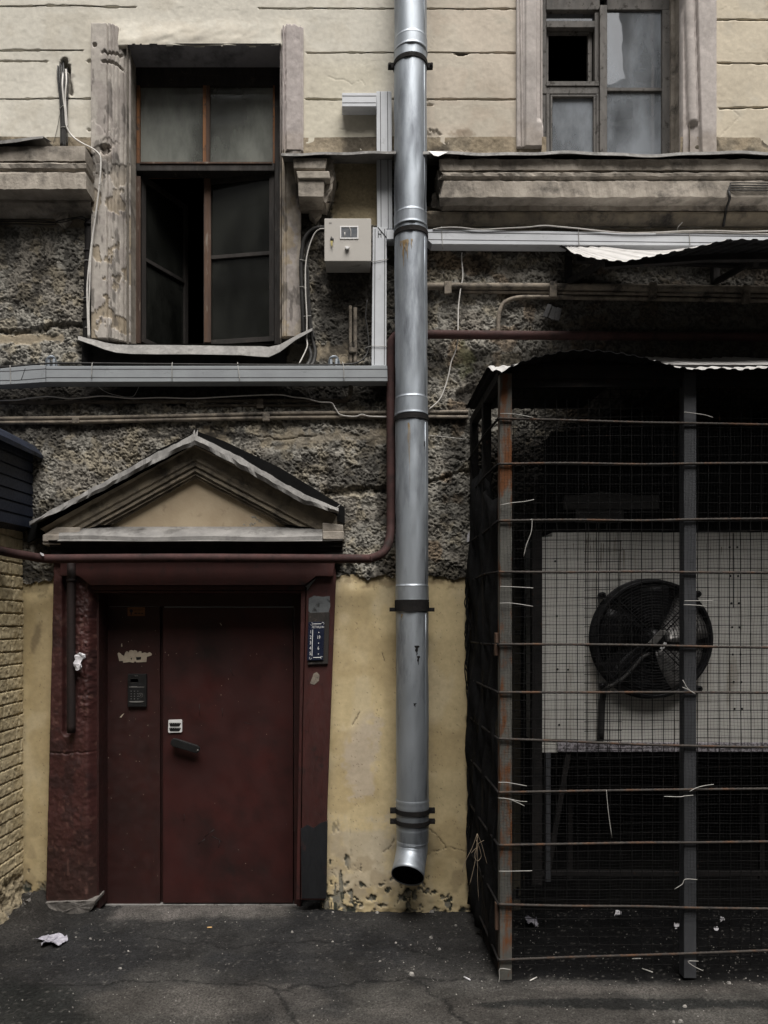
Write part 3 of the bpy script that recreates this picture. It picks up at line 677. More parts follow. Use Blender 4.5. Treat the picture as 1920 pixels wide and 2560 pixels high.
def sash(h, f, zt, zb, zm, name, mats, parent):
    """casement between hinge point h and free point f (x, y), photo-true heights"""
    h = Vector((h[0], h[1], 0)); f = Vector((f[0], f[1], 0)); t = (f-h).normalized(); w = .036
    nrm = Vector((t.y, -t.x, 0))
    def bars(m):
        for c in (h+t*w/2, f-t*w/2): m.bar(c+Vector((0,0,zb)), c+Vector((0,0,zt)), w, .04, up=nrm)
        for z, ww in ((zt-w/2, w), (zb+w/2, w), (zm, .026)): m.bar(h+t*w+Vector((0,0,z)), f-t*w+Vector((0,0,z)), .036, ww)
    s_ = one(name, mats[0], bars, parent, bevel=.002)
    for z0, z1 in ((zb+w, zm-.013), (zm+.013, zt-w)):
        a = h+t*w; b = f-t*w
        one('pane', mats[1], lambda m: m.add([(a.x,a.y,z0),(b.x,b.y,z0),(b.x,b.y,z1),(a.x,a.y,z1)], [(0,1,2,3)]), parent, solid=.003)
    return s_
zt, zb = P(0,428,WY).z, P(0,851,WY).z
hx, fx = P(351,0,WY+.04).x, P(466,0,WY+.44).x
sash((hx, WY+.04), (fx, WY+.44), zt, zb, P(0,645,WY+.04).z, 'sash', (M['wood_dark'], M['glass_dark']), wl_)
hx, fx = P(687,0,WY+.03).x, P(511,0,WY+.11).x
sash((hx, WY+.03), (fx, WY+.11), zt, zb, P(0,634,WY+.03).z, 'sash', (M['wood_dark'], M['glass_dark']), wl_)
one('stile', M['wood_old'], lambda m: m.pbox(510,432,527,856,WY+.075,.02), wl_, bevel=.003)
one('stile', M['wood_old'], lambda m: m.pbox(337,440,351,858,WY-.004,.02), wl_, bevel=.003)
one('stile', M['wood_orange'], lambda m: (m.prism([(352,430),(628,430),(470,440),(360,441)], WY+.06, .03),), wl_)
def sill_l(m):
    T = [(195,842,850),(230,850,862),(262,857,874),(292,862,882),(330,863,885),(400,863,886),(480,864,886),(540,865,887),(600,866,888),(650,866,892),(672,868,893),(700,862,880),(740,840,850),(781,821,827)]
    bk = [(P(x,0,-.02).x, .1 if 240 < x < 730 else 0.0, P(0,max(u-2, 846 if 250 < x < 720 else 0),.0).z+(.0)) for x, u, l in T]
    up = [tuple(P(x,u,-.10)) for x, u, l in T]; lo = [tuple(P(x,l,-.125)) for x, u, l in T]
    m.grid([bk, up, lo])
one('sill', M['tin'], sill_l, wl_, solid=.004)
one('sill_shade', M['soot_shade'], lambda m: m.pbox(215,872,715,925,-.01,.08), wl_)  # dark block standing in for the shadow under the sill

# trims either side (peeling mouldings)
def groove(u, c, w, d): return -d*(1-ss(w*.3, w, np.abs(u-c)))
def tl_h(X, Y_):
    h = flatc(X, (0,))[..., 0] + .05
    h -= .075*ss(278, 322, X)
    for c, w, d in ((274,2.5,.018),(283,2,.012),(291,2,.010),(299,2.2,.012),(310,2,.010)): h += groove(X+1.2*fbm(X*0, Y_, 40, 7), c, w, d)
    h += .0015*fbm(X, Y_*.5, 16, 131, 4) - .006*ss(.18, .26, fbm(X, Y_*.7, 30, 132, 4))*ss(250, 400, Y_)
    h -= .03*(1-ss(.5, 1.1, ((X-268)/14)**2+((Y_-383)/14)**2+.4*fbm(X, Y_, 8, 3)))
    for y, d in ((142,.02),(168,.02)): h -= d*(1-ss(1, 5, np.abs(Y_-y-6*fbm(X, Y_*0, 14, int(y)))))*ss(255, 268, X)*(1-ss(300, 312, X))
    h -= .018*(1-ss(.4, 1.1, ((X-243)/6)**2+((Y_-126)/6)**2))
    return h - .06*(1-ss(67, 72, Y_))
def clean_c(base, seed):
    def f(X, Y_, h):
        c = flatc(X, base); c = mixc(c, tuple(v*.86 for v in base), ss(-.1, .5, fbm(X, Y_*.6, 60, seed, 4)))
        c = mixc(c, (.30,.25,.20), .45*ss(300, 380, Y_ + 40*fbm(X, Y_, 30, seed+1)))
        return c
    return f
def trim_c(base, seed):
    def f(X, Y_, h):
        c = flatc(X, base); c = mixc(c, (.36,.325,.30), ss(-.1, .5, fbm(X, Y_*.4, 26, seed, 4)))
        c = mixc(c, (.36,.30,.22), ss(.12, .3, fbm(X, Y_*.7, 30, 132, 4))*ss(300, 600, Y_)*.9)
        c = mixc(c, (.07,.062,.056), ss(.4, .65, fbm(X, Y_*.3, 14, seed+1, 4))*.6)
        c = mixc(c, (.06,.055,.05), .6*ss(350, 370, Y_)*(1-ss(430, 640, Y_))*ss(-.2, .4, fbm(X, Y_*.5, 30, seed+2, 3)))
        return c
    return f
relief('trim', steps(234, 322, 1.3), steps(66, 852, 2.0), tl_h, trim_c((.46,.425,.385), 141), M['trim'], wl_, skirt=.05)
def tr_h(X, Y_):
    h = flatc(X, (0,))[..., 0] + .04*ss(702, 708, X)
    for c, w, d in ((707,1.6,.02),(713,1.8,.02),(715.5,1.4,.016)): h += groove(X+.8*fbm(X*0, Y_, 40, 17), c, w, d)
    h -= .012*ss(752, 757, X)
    h += .002*fbm(X, Y_*.6, 16, 133, 4) - .012*ss(.15, .2, fbm(X, Y_, 34, 134, 4))*ss(700, 780, Y_)
    return h - .04*(1-ss(66, 74, Y_+5*fbm(X, Y_*0, 9, 2)))
relief('trim', steps(700, 758, 1.2), steps(62, 384, 2.0), tr_h, clean_c((.45,.405,.39), 151), M['trim'], wl_, skirt=.05)
def tr2_h(X, Y_):
    h = flatc(X, (0,))[..., 0] + .035*ss(702, 708, X)
    for c, w, d in ((709,1.8,.016),(716,1.6,.014)): h += groove(X, c, w, d)
    return h + .003*fbm(X, Y_*.6, 16, 135, 4) - .014*ss(.10, .17, fbm(X, Y_, 30, 136, 4))*ss(770, 800, Y_)
relief('trim', steps(700, 752, 1.2), steps(384, 846, 2.0), tr2_h, trim_c((.38,.335,.28), 161), M['trim'], wl_, skirt=.05)

# ------------------------------------------------------------------ right window
RY = .235
def reveal_r(m):
    zt, zb = P(0,-235,0).z, P(0,420,0).z; a, b = P(1350,0,0).x, P(1720,0,0).x
    m.add([(a,-.03,zb),(a,.3,zb),(a,.3,zt),(a,-.03,zt)], [(0,1,2,3)]); m.add([(b,-.03,zb),(b,.3,zb),(b,.3,zt),(b,-.03,zt)], [(3,2,1,0)])
    m.add([(a,-.02,zb),(b,-.02,zb),(b,.3,zb),(a,.3,zb)], [(3,2,1,0)])
def frame_r(m):
    Y = RY
    m.pbox(1330,-240,1366,430,Y,.08); m.pbox(1676,-240,1700,430,Y,.08)
    m.pbox(1366,-240,1676,-20,Y+.002,.08); m.pbox(1366,-20,1500,24,Y-.01,.08); m.pbox(1518,-20,1676,24,Y+.005,.08)
    m.pbox(1500,12,1518,430,Y-.03,.10)
wr = one('window', M['wood_grey'], frame_r, B, bevel=.003)
tag(wr, 'window with a small open vent pane')
one('reveal', M['cornice'], reveal_r, wr)
one('sash', M['wood_grey'], lambda m: (m.pbox(1487,24,1500,212,RY,.05), m.pbox(1366,203,1500,214,RY-.012,.05), m.pbox(1366,52,1487,68,RY-.004,.05), m.pbox(1356,216,1500,234,RY-.005,.05), m.pbox(1366,234,1374,430,RY-.01,.05), m.pbox(1491,234,1500,430,RY-.01,.05),
     m.pbox(1376,236,1490,241,RY-.002,.04), m.pbox(1376,241,1381,430,RY-.002,.04), m.pbox(1484,241,1490,430,RY-.002,.04)), wr, bevel=.002)
def vent(m):   # small top-hung pane swung into the room
    m.pbox(1368,72,1474,82,RY+.03,.03); m.pbox(1470,82,1480,204,RY+.04,.03); m.pbox(1366,72,1371,204,RY+.03,.03)
one('vent_pane_frame', M['wood_grey'], vent, wr, bevel=.002)
one('sash', M['wood_grey'], lambda m: (m.pbox(1656,24,1676,430,RY-.006,.05), m.pbox(1518,219,1656,227,RY+.004,.04)), wr, bevel=.002)
one('bead', M['cornice'], lambda m: m.pbox(1678,-200,1688,430,RY-.03,.03), wr)
for r in ((1366,24,1487,52,.03),(1381,241,1484,430,.02),(1518,24,1656,219,.02),(1518,227,1656,430,.02)):
    one('pane', M['glass_blue'], lambda m: m.pbox(*r[:4], RY+r[4], .004), wr)
def curtain(m):
    rows = []
    for i in range(14):
        t = i/13; py = -230 + 640*t; row = []
        for k in range(40):
            u = k/39; x = 1520 + u*(95 - 60*max(0, t-.75)) + (20 if t > .8 else 0)*u*math.sin(t*9); row.append(tuple(P(x, py, RY+.14+.018*math.sin(u*31+t*2))))
        rows.append(row)
    m.grid(rows, True)
one('curtain', pmat('grey_net_curtain', (.5,.52,.54), (.42,.44,.46), None, .95, 0, 6, bs=0), curtain, wr)
def tr3_h(X, Y_):
    h = flatc(X, (0,))[..., 0] + .03 + .012*ss(1308, 1313, X) - .02*ss(1337, 1341, X)*(1-ss(300, 318, Y_)) - .05*ss(1350, 1356, X)
    for c, w, d in ((1297,2,.014),(1303,1.6,.008)): h += groove(X, c+.014*(Y_-100), w, d)
    return h + .0015*fbm(X, Y_*.6, 18, 137, 4)
relief('trim', steps(1290, 1358, 1.3), steps(-240, 374, 2.4), tr3_h, clean_c((.47,.43,.405), 171), M['trim'], wr, skirt=.05)
def tr4_h(X, Y_):
    sh = .03*(Y_-160)
    u = X - sh
    bead = (1-ss(308, 322, Y_))
    h = flatc(X, (0,))[..., 0] + .01 + .03*ss(1738, 1744, u)
    h += bead*.035*np.sqrt(np.clip(1-((u-1725)/14)**2, 0, 1)) - (1-bead)*0
    for c, w, d in ((1711,1.6,.01),(1733,1.5,.02),(1740,1.4,.012)): h += groove(u, c, w, d)*bead
    return h + .0015*fbm(X, Y_*.6, 18, 138, 4)
relief('trim', steps(1706, 1784, 1.3), steps(-240, 392, 2.4), tr4_h, clean_c((.50,.455,.43), 181), M['trim'], wr, skirt=.05)

# dark rooms behind both windows
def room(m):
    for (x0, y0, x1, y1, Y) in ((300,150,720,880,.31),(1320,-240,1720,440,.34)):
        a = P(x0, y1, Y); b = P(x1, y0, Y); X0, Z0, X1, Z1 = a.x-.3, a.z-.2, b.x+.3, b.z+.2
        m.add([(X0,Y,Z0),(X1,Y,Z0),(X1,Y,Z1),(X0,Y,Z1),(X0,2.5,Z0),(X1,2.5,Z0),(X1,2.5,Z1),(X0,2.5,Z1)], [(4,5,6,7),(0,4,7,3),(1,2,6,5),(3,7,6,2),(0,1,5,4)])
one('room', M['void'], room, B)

# ------------------------------------------------------------------ pediment over the door
def rake(m, L):
    """bands between successive rake lines: (apex px, end px, Y)"""
    n = 26; rows = []
    for i, (a, b, Y) in enumerate(L):
        r = []
        for k in range(n+1):
            t = k/n; x = a[0]+(b[0]-a[0])*t; y = a[1]+(b[1]-a[1])*t
            j = 1.1*float(fbm(np.array([[x*1.0]]), np.array([[i*41.]]), 16, 191, 3)[0, 0])
            r.append(tuple(P(x, y+j, Y)))
        rows.append(r)
    m.grid(rows)
PL = [((485,1112),(100,1322),-0.149),((486,1117),(112,1330),-0.105),((487,1150),(118,1350),-0.102),((487,1154),(140,1345),-0.091),((488,1163),(186,1330),-0.091),((488,1167),(200,1325),-0.074),((488,1177),(236,1316),-0.083),((488,1181),(245,1314),-0.063),((488,1187),(262,1312),-0.069),((488,1189),(266,1312),-0.050),((488,1193),(280,1311),-0.052),((488,1196),(286,1310),-0.022)]
PR = [((485,1112),(838,1286),-0.149),((486,1117),(842,1290),-0.105),((487,1150),(844,1322),-0.102),((487,1154),(812,1332),-0.091),((488,1163),(790,1322),-0.091),((488,1167),(776,1318),-0.074),((488,1177),(748,1316),-0.083),((488,1181),(740,1314),-0.063),((488,1187),(728,1312),-0.069),((488,1189),(724,1312),-0.050),((488,1193),(710,1311),-0.052),((488,1196),(704,1310),-0.022)]
ped = one('pediment', M['cornice_dark'], lambda m: (rake(m, PL), rake(m, PR)), B)
one('tympanum', pmat('tympanum_plaster', (.40,.325,.225), (.33,.26,.175), (.17,.125,.085), .9, 0, 5, sc3=7, t3=(.56,.75), bs=.3, bsc=50), lambda m: m.prism([(488,1192),(720,1318),(270,1318)], -.023, .05), ped)
def rakeflash(m):
    def dense(A, w, sd):
        xs = np.linspace(0, len(A)-1, 46); k = np.arange(len(A)); px = np.interp(xs, k, [a[0] for a in A]); py = np.interp(xs, k, [a[1] for a in A]); ww = np.interp(xs, k, w)
        j1 = 2.2*fbm(px, px*0+7, 26, sd, 4); j2 = 2.6*fbm(px, px*0+31, 20, sd+1, 4); jy = .008*fbm(px, px*0+3, 30, sd+2, 3)
        return [tuple(P(x, y+a, -.17+q)) for x, y, a, q in zip(px, py, j1, jy)], [tuple(P(x, y+h*.55+a, -.178+q*1.5)) for x, y, a, h, q in zip(px, py, j2, ww, jy)], [tuple(P(x, y+h+a, -.172-q)) for x, y, a, h, q in zip(px, py, j2, ww, jy)]
    for A, w, sd in (([(485,1086),(420,1118),(350,1155),(250,1210),(160,1258),(74,1306)], [25,24,22,20,14,7], 301), ([(485,1086),(540,1112),(600,1143),(680,1190),(760,1235),(846,1272)], [24,25,26,25,24,14], 311)):
        top, mid, lip = dense(A, w, sd); m.grid([[(a[0], -.02, a[2]+.012) for a in top], top, mid, lip])
    for dx in (0, 5): m.add([P(481+dx,1092,-.175), P(489+dx,1092,-.175), P(487+dx*1.6,1074,-.16), P(485+dx*1.6,1076,-.16)], [(0,1,2,3)])
    m.add([P(838,1272,-.172), P(850,1262,-.14), P(846,1274,-.12), P(838,1283,-.172)], [(0,1,2,3)])
one('flashing', M['tin'], rakeflash, ped, solid=.004)
def shadow_gap(m):   # black strip painting the shadow gap above the sloping roof
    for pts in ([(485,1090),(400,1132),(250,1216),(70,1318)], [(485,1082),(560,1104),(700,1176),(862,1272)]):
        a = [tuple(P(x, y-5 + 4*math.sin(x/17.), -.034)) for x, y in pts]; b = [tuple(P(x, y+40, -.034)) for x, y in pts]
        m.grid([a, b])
one('shadow_strip', M['shadow_black'], shadow_gap, ped, solid=.02)
def ledge(m):
    xs = list(np.linspace(147, 806, 34)); f = lambda x: 1.6*math.sin(x/47.) + (4*(1-(x-147)/200) if x < 347 else 0)*-.6
    m.grid([[(P(x,0,-.12).x, -.02, P(0,1317,-.02).z) for x in xs], [tuple(P(x,1326+f(x)+(6 if x < 200 else 0),-.10)) for x in xs], [tuple(P(x,1342+f(x),-.175)) for x in xs], [tuple(P(x,1352+f(x),-.177)) for x in xs], [(P(x,0,-.175).x, -.2, P(0,1354,-.175).z) for x in xs]])
one('ledge_flashing', M['tin'], ledge, ped, solid=.004)
def pedbase_a(m): m.pbox(106,1336,150,1354,-.14,.14); m.pbox(106,1354,152,1362,-.13,.13); m.prism([(106,1338),(140,1318),(200,1318),(200,1338)], -.12, .12)
def pedbase_b(m): m.pbox(806,1327,860,1349,-.14,.14); m.prism([(806,1306),(858,1312),(858,1328),(806,1328)], -.12, .12)
one('end_block', M['cornice'], pedbase_a, ped, bevel=.006); one('end_block', M['cornice'], pedbase_b, ped, bevel=.006)
def frieze(m): run(m, list(np.arange(112, 862, 12)), [(-.03,1330),(-.15,1352),(-.135,1356),(-.125,1358),(-.12,1366),(-.10,1369),(-.098,1378),(-.09,1381),(-.11,1400),(-.05,1405)], seed=201, jit=1.0, jY=.006)
one('frieze', M['soot_shade'], frieze, ped)

# ------------------------------------------------------------------ door surround and steel door
def ds_col(X, Y_, h):
    c = flatc(X, (.066,.0225,.020)); c = mixc(c, (.042,.0165,.0155), ss(-.1, .5, fbm(X, Y_*.6, 26, 211, 4)))
    c = mixc(c, (.05,.026,.021), ss(1980, 2250, Y_+30*fbm(X, Y_, 20, 212))*.8)
    c = mixc(c, (.15,.075,.06), ss(.6, .8, fbm(X, Y_*.6, 9, 213, 3))*.5)
    return c
def ds_h(X, Y_):
    u = (X-ds_l(Y_))/(ds_r(Y_)-ds_l(Y_))
    h = .075 - .085*ss(.80, 1.0, u)**1.5 + (.0015+.004*ss(.35, .7, u)*(1-ss(1750, 1850, Y_)))*fbm(X, Y_, 8, 214, 3) + .004*fbm(X, Y_, 40, 215, 3)
    h -= .035*(1-ss(.55, 1.05, np.hypot((X-179)/15, np.clip(Y_-1822, 0, 99)/15)))*(Y_ > 1430)      # slot the cut-off pipe sits in
    h -= .006*(1-ss(1, 3, np.abs(Y_-1876-5*fbm(X, Y_*0, 18, 3))))
    return h
def ds_l(y): return 146 - (y-1410)*.0235
def ds_r(y): return 246 + 0*y
def ds_warp(X, Y_): return ds_l(Y_) + (X-0)/100*(ds_r(Y_)-ds_l(Y_))
sur = relief('door_surround', np.arange(0, 100.1, 1.6), steps(1404, 2250, 2.2), ds_h, ds_col, M['redplaster'], B, warp=ds_warp, skirt=.16)
def head(m):
    m.prism([(150,1402),(838,1402),(833,1441),(790,1441),(762,1463),(225,1463),(196,1440),(150,1440)], -.10, .12)
    m.prism([(225,1464),(762,1464),(762,1475),(225,1475)], -.05, .1); m.prism([(222,1476),(764,1476),(764,1482),(222,1482)], -.04, .26)
one('head_casing', M['casing'], head, sur, bevel=.004)
def side(m):
    m.prism([(766,1478),(792,1443),(836,1400),(840,1440),(829,1720),(818,2020),(815,2250),(752,2250),(757,1800)], -.07, .12)
    m.prism([(752,1478),(765,1466),(756,1800),(750,2250),(740,2250),(748,1800)], -.055, .12)
one('side_casing', M['casing'], side, sur, bevel=.005)
one('charred_foot', pmat('charred_paint', (.010,.011,.013), (.007,.007,.008), (.05,.02,.017), .7, 0, 8, stretch=(1,1,.3), sc3=12, t3=(.6,.75), bs=.3), lambda m: m.prism([(752,2072),(768,2062),(784,2070),(800,2058),(819,2052),(816,2246),(754,2246)], -.073, .02), sur)
one('mount_board', M['wood_dark'], lambda m: m.prism([(771,1532),(824,1530),(820,1660),(769,1662)], -.085, .02), sur, bevel=.003)
one('paint_patch', pmat('grey_paint_patch', (.13,.14,.145), (.085,.09,.095), (.03,.03,.03), .7, 0, 14, sc3=20, t3=(.55,.65), bs=.3), lambda m: m.prism([(772,1496),(785,1489),(806,1492),(824,1490),(826,1516),(820,1534),(800,1531),(780,1535),(771,1528)], -.0725, .008), sur)
one('paint_chip', M['conduit'], lambda m: m.prism([(775,1708),(784,1684),(792,1680),(799,1688),(797,1702),(786,1712),(778,1710)], -.072, .006), sur)
M['lime'] = pmat('chipped_lime_edge', (.46,.43,.38), (.30,.27,.23), (.08,.07,.06), .9, 0, 30, sc3=25, t3=(.45,.6), bs=.5)
one('white_edge', M['lime'], lambda m: m.prism([(140,1452),(145,1458),(146,1560),(142,1760),(138,1920),(133,1990),(135,1900),(139,1700),(142,1560)], -.012, .03), sur)
one('white_edge', M['lime'], lambda m: m.prism([(823,1660),(828,1655),(825,1700),(822,1780),(819,1900),(817,2060),(813,2060),(816,1900),(819,1760)], -.03, .03), sur)
one('footing_stone', M['concrete'], lambda m: (lump(m, [(78,2258),(238,2252),(232,2272),(214,2290),(120,2292),(84,2284)], -.10, .2, 45, 4, .010),), sur)

DY = .18
def dframe(m):
    m.pbox(238,1476,247,2275,0,.2); m.pbox(246,1480,262,2280,DY-.02,.1)
    m.pbox(735,1480,752,2270,DY-.01,.1); m.pbox(262,1478,735,1516,DY-.004,.06)
    m.pbox(400,1516,408,2275,DY+.03,.04)
door = one('door', M['door2'], dframe, B, bevel=.003)
tag(door, 'oxblood steel entrance door with a fixed side panel')
one('fixed_panel', M['door2'], lambda m: m.pbox(264,1517,400,2272,DY,.04), door, bevel=.004)
one('leaf', M['door'], lambda m: m.pbox(407,1519,733,2258,DY-.012,.05), door, bevel=.004)
one('threshold', M['tin'], lambda m: m.pbox(262,2262,742,2270,DY-.02,.1), door, bevel=.003)
def handle(m):
    m.prism([(427,1852),(432,1846),(440,1847),(493,1864),(499,1870),(497,1880),(491,1884),(430,1866),(425,1860)], DY-.075, .028)
    m.lathe([(.017,0),(.017,.05)], P(437,1857,DY-.062), (0,1,0), 20)
hd = one('handle', M['black'], handle, door, bevel=.004)
one('handle_shine', M['tin'], lambda m: m.lathe([(0,0),(.006,0),(.006,.004)], P(494,1876,DY-.079), (0,1,0), 12), door)
def lockplate(m):
    m.prism([(421,1801),(423,1800),(453,1799),(455,1801),(455,1829),(453,1831),(422,1832),(420,1830)], DY-.022, .012)
one('lock_plate', M['signwhite'], lockplate, door, bevel=.001)
one('lock_body', M['black'], lambda m: (m.pbox(423,1795,452,1836,DY-.0105,.01),), door)
def slots(m):
    for y in (1807, 1819): m.prism([(423,y+1),(424,y),(451,y),(452,y+2),(448,y+9),(425,y+9)], DY-.0245, .004)
one('lock_slot', M['black'], slots, door)
for y in (1809, 1821):
    for k in range(5):
        one('lock_button', M['tin'], lambda m: m.lathe([(0,-.003),(.0032,-.003),(.0032,.004)], P(425.5+k*5.6, y, DY-.027), (0,1,0), 10), door)
def flecks(m):
    for k in range(70):
        x = rng.choice([rng.uniform(268,398), rng.uniform(412,725)]); y = rng.uniform(1540,2240) if rng.random() < .6 else rng.uniform(1600,1850)
        w = rng.uniform(.5,1.3); h = rng.uniform(.5,2.2); Y = DY-.0005 if x < 400 else DY-.0125
        m.prism([(x,y),(x+w,y-h*.3),(x+w*.9,y+h),(x-w*.2,y+h*.8)], Y, .002)
    for pts in ([(306,1786),(311,1783),(303,1794),(299,1793)], [(303,1610),(305,1608),(306,1616),(303,1617)], [(549,1558),(551,1557),(555,1563),(553,1564)]): m.prism(pts, DY-.014 if pts[0][0] > 400 else DY-.001, .003)
one('paint_fleck', M['paper'], flecks, door)['kind'] = 'stuff'
def scratches(m):
    for pts in ([(512,2092),(535,2074)],[(495,2110),(512,2098)],[(530,2090),(556,2104)],[(550,2100),(546,2120)],[(460,2035),(462,2044),(459,2052)],[(498,1760),(500,1790)],[(555,1770),(557,1792)],[(610,1806),(632,1812)],[(575,1672),(584,1690)]):
        m.ptube([(x, y, DY-.012) for x, y in pts], .0018, 4, 2)
one('scratch', M['black'], scratches, door)['kind'] = 'stuff'

# ------------------------------------------------------------------ brick annexe on the left
AX = P(52, 0, 0).x
AN = empty('brick_annex', (AX, -1, 0), 'low annexe of yellow painted brick with a dark blue metal clad roof edge', 'outbuilding')
def an_h(X, Y_):
    row = np.floor((Y_-1318)/31.0); off = _hash(row, row*0+3, 5)*46
    v = (Y_-1318) - row*31; u = np.mod(X + off, 92)
    e = np.minimum(np.minimum(v, 31-v), np.minimum(u, 92-u)) + 1.2*fbm(X, Y_, 7, 221, 3)
    h = .017*ss(.6, 2.6, e) + .003*_hash(np.floor((X+off)/92), row, 6) + .003*fbm(X, Y_, 10, 222, 3)
    lo = ss(2165, 2190, Y_ + 12*fbm(X, Y_, 25, 223))
    return h*(1-lo) + lo*(.004 + .022*fbm(X, Y_, 20, 224, 4)) + .16*ss(2215, 2330, Y_)
def an_c(X, Y_, h):
    c = flatc(X, (.60,.505,.325)); c = mixc(c, (.52,.43,.265), ss(0, .5, fbm(X, Y_, 40, 225, 4)))
    c = mixc(c, (.20,.16,.10), ss(.004, -.002, h)*.5)
    c = mixc(c, (.30,.25,.175), ss(2160, 2200, Y_)*.7); c = mixc(c, (.09,.085,.078), ss(2235, 2275, Y_+14*fbm(X, Y_, 18, 226)))
    return c
relief('brick_wall', steps(-4, 800, 2.2), steps(1290, 2330, 1.6), an_h, an_c, M['brick'], AN,
       to_world=lambda X, Y_, h: np.stack([AX+h, -X*S, EYE+(VY-Y_)*S], -1))
RX = P(79, 0, 0).x
def clad(m):
    zb, zt = P(0,1322,0).z, P(0,1128,0).z; n = 7; rows = []
    for k in range(n):
        z0 = zb+(zt-zb)*k/n; z1 = zb+(zt-zb)*(k+.86)/n; z2 = zb+(zt-zb)*(k+1)/n
        for z, x in ((z0, 0), (z0+.004, .014), (z1, .014), (z1+.004, 0), (z2-.002, 0)):
            rows.append([(RX+x, .01, z), (RX+x, -.5, z-.02), (RX+x, -2.2, z-.10)])
    m.grid(rows)
    m.add([(RX,.01,zb),(RX,-2.2,zb-.10),(AX-.4,-2.2,zb-.1),(AX-.4,.01,zb)], [(0,1,2,3)])
one('roof_cladding', M['bluetin'], clad, AN)
def flap(m):
    zt = P(0,1128,0).z
    m.grid([[(AX-.5, y, zt+.34-.05*i) for i, y in enumerate((.0,-.5,-1.2,-2.2))], [(RX+.03, y, zt+.03-.02*i) for i, y in enumerate((.0,-.5,-1.2,-2.2))], [(RX+.085, y, zt-.035-.02*i+.01*(i % 2)) for i, y in enumerate((.0,-.5,-1.2,-2.2))], [(RX+.083, y, zt-.055-.02*i) for i, y in enumerate((.0,-.5,-1.2,-2.2))]])
one('roof', M['bluetin'], flap, AN, solid=.004)
one('drip_edge', M['bluetin'], lambda m: m.add([(RX+.004,.0,P(0,1318,0).z),(RX+.004,-2.2,P(0,1318,0).z-.1),(RX-.06,-2.2,P(0,1330,0).z-.1),(RX-.06,.0,P(0,1330,0).z)], [(0,1,2,3)]), AN, solid=.004)
one('broken_footing', M['concrete'], lambda m: (lump(m, [(52,2246),(86,2262),(92,2300),(60,2330),(20,2330)], -.12, .14, 46, 4, .03), lump(m, [(5,2310),(60,2300),(88,2330),(60,2360),(0,2380),(-40,2350)], -.30, .2, 47, 4, .035)), AN)

# ------------------------------------------------------------------ downpipe
PYc = -.16
def pc(py): return P(1025.5 + (py-0)*.0028, py, PYc)
DP = empty('downpipe', pc(2200), 'fat galvanised steel downpipe running down the whole facade between door and cage', 'downpipe')
R = .1065
def ring_sec(m, ya, yb, seam, r=R):
    a, b = pc(ya), pc(yb); ax = (b-a).normalized(); L = (b-a).length
    prof = [(r-.001, 0), (r, .006), (r, .012)]
    if seam:
        q = (pc(seam)-a).length; prof += [(r, q-.016), (r, q-.007), (r+.003, q-.004), (r+.0035, q), (r+.0025, q+.004), (r+.0025, q+.008), (r+.0025, q+.016), (r+.0025, L-.022), (r+.0025, L-.013), (r+.005, L-.008), (r+.005, L-.002), (r, L)]
    else: prof += [(r, L-.01), (r, L)]
    full = [prof[0]]
    for p0, p1_ in zip(prof[:-1], prof[1:]):
        n = max(1, int((p1_[1]-p0[1])/.05))
        full += [(p0[0]+(p1_[0]-p0[0])*k/n, p0[1]+(p1_[1]-p0[1])*k/n) for k in range(1, n+1)]
    b0 = len(m.v); off = Vector((rng.uniform(-.002,.002), rng.uniform(-.002,.002), 0)); m.lathe(full, a+off, ax, 48)
    n = len(m.v)-b0; co = np.array(m.v[b0:]); k = np.arange(n) % 48
    ang = 2*np.pi*k/48; dd = .0016*fbm(np.cos(ang)*14+50, co[:,2]*45+np.sin(ang)*14, 10, int(ya) % 97, 3) - .004*ss(.55, .8, fbm(np.cos(ang)*20+20, co[:,2]*60+np.sin(ang)*20, 12, int(ya) % 89, 2))
    cx, cy = (a+off).x, (a+off).y
    rad = np.hypot(co[:,0]-cx, co[:,1]-cy)+1e-9
    co[:,0] += (co[:,0]-cx)/rad*dd; co[:,1] += (co[:,1]-cy)/rad*dd
    m.v[b0:] = [tuple(q) for q in co]
for ya, yb, sm_ in ((-220,138,108),(132,575,543),(570,1042,1000),(1038,1506,1466),(1500,2012,None)):
    one('pipe_section', M['galv'], lambda m: ring_sec(m, ya, yb, sm_), DP)
def rust_runs(m, runs):
    for x, y0, y1, w in runs:
        n = 8; c = pc(y0); rows = []
        for i in range(n+1):
            t = i/n; yy = y0+(y1-y0)*t; ww = w*(1-t)*(.7+.3*math.sin(i*2.1)); q = pc(yy); r_ = []
            for s_ in (-1, 0, 1):
                X = P(x+s_*ww+.8*math.sin(i*1.3), yy, PYc-R).x - q.x
                r_.append((q.x+X, q.y-math.sqrt(max(1e-6, (R+.0012)**2-X*X)), P(x, yy, PYc-R).z))
            rows.append(r_)
        m.grid(rows, True)
M['ruststreak'] = pmat('rust_streak', (.20,.13,.055), (.28,.22,.14), (.36,.33,.27), .6, .2, 18, stretch=(1,1,.2), sc3=14, t3=(.5,.7), bs=.1)
for q_ in ([(1009,597,668,4),(1018,597,650,4),(1013,597,630,4),(1029,597,622,3),(1003,597,618,3)], [(1021,1056,1140,2.4),(1024,1060,1230,1.2)], [(1005,1535,1550,3)]): one('rust_run', M['ruststreak'], lambda m: rust_runs(m, q_), DP)
for q_ in ((1042,1614,1640,8),(1046,1640,1664,5),(1037,1758,1768,5),(1063,1100,1122,3)): one('stain', M['iron'], lambda m: rust_runs(m, [q_]), DP)
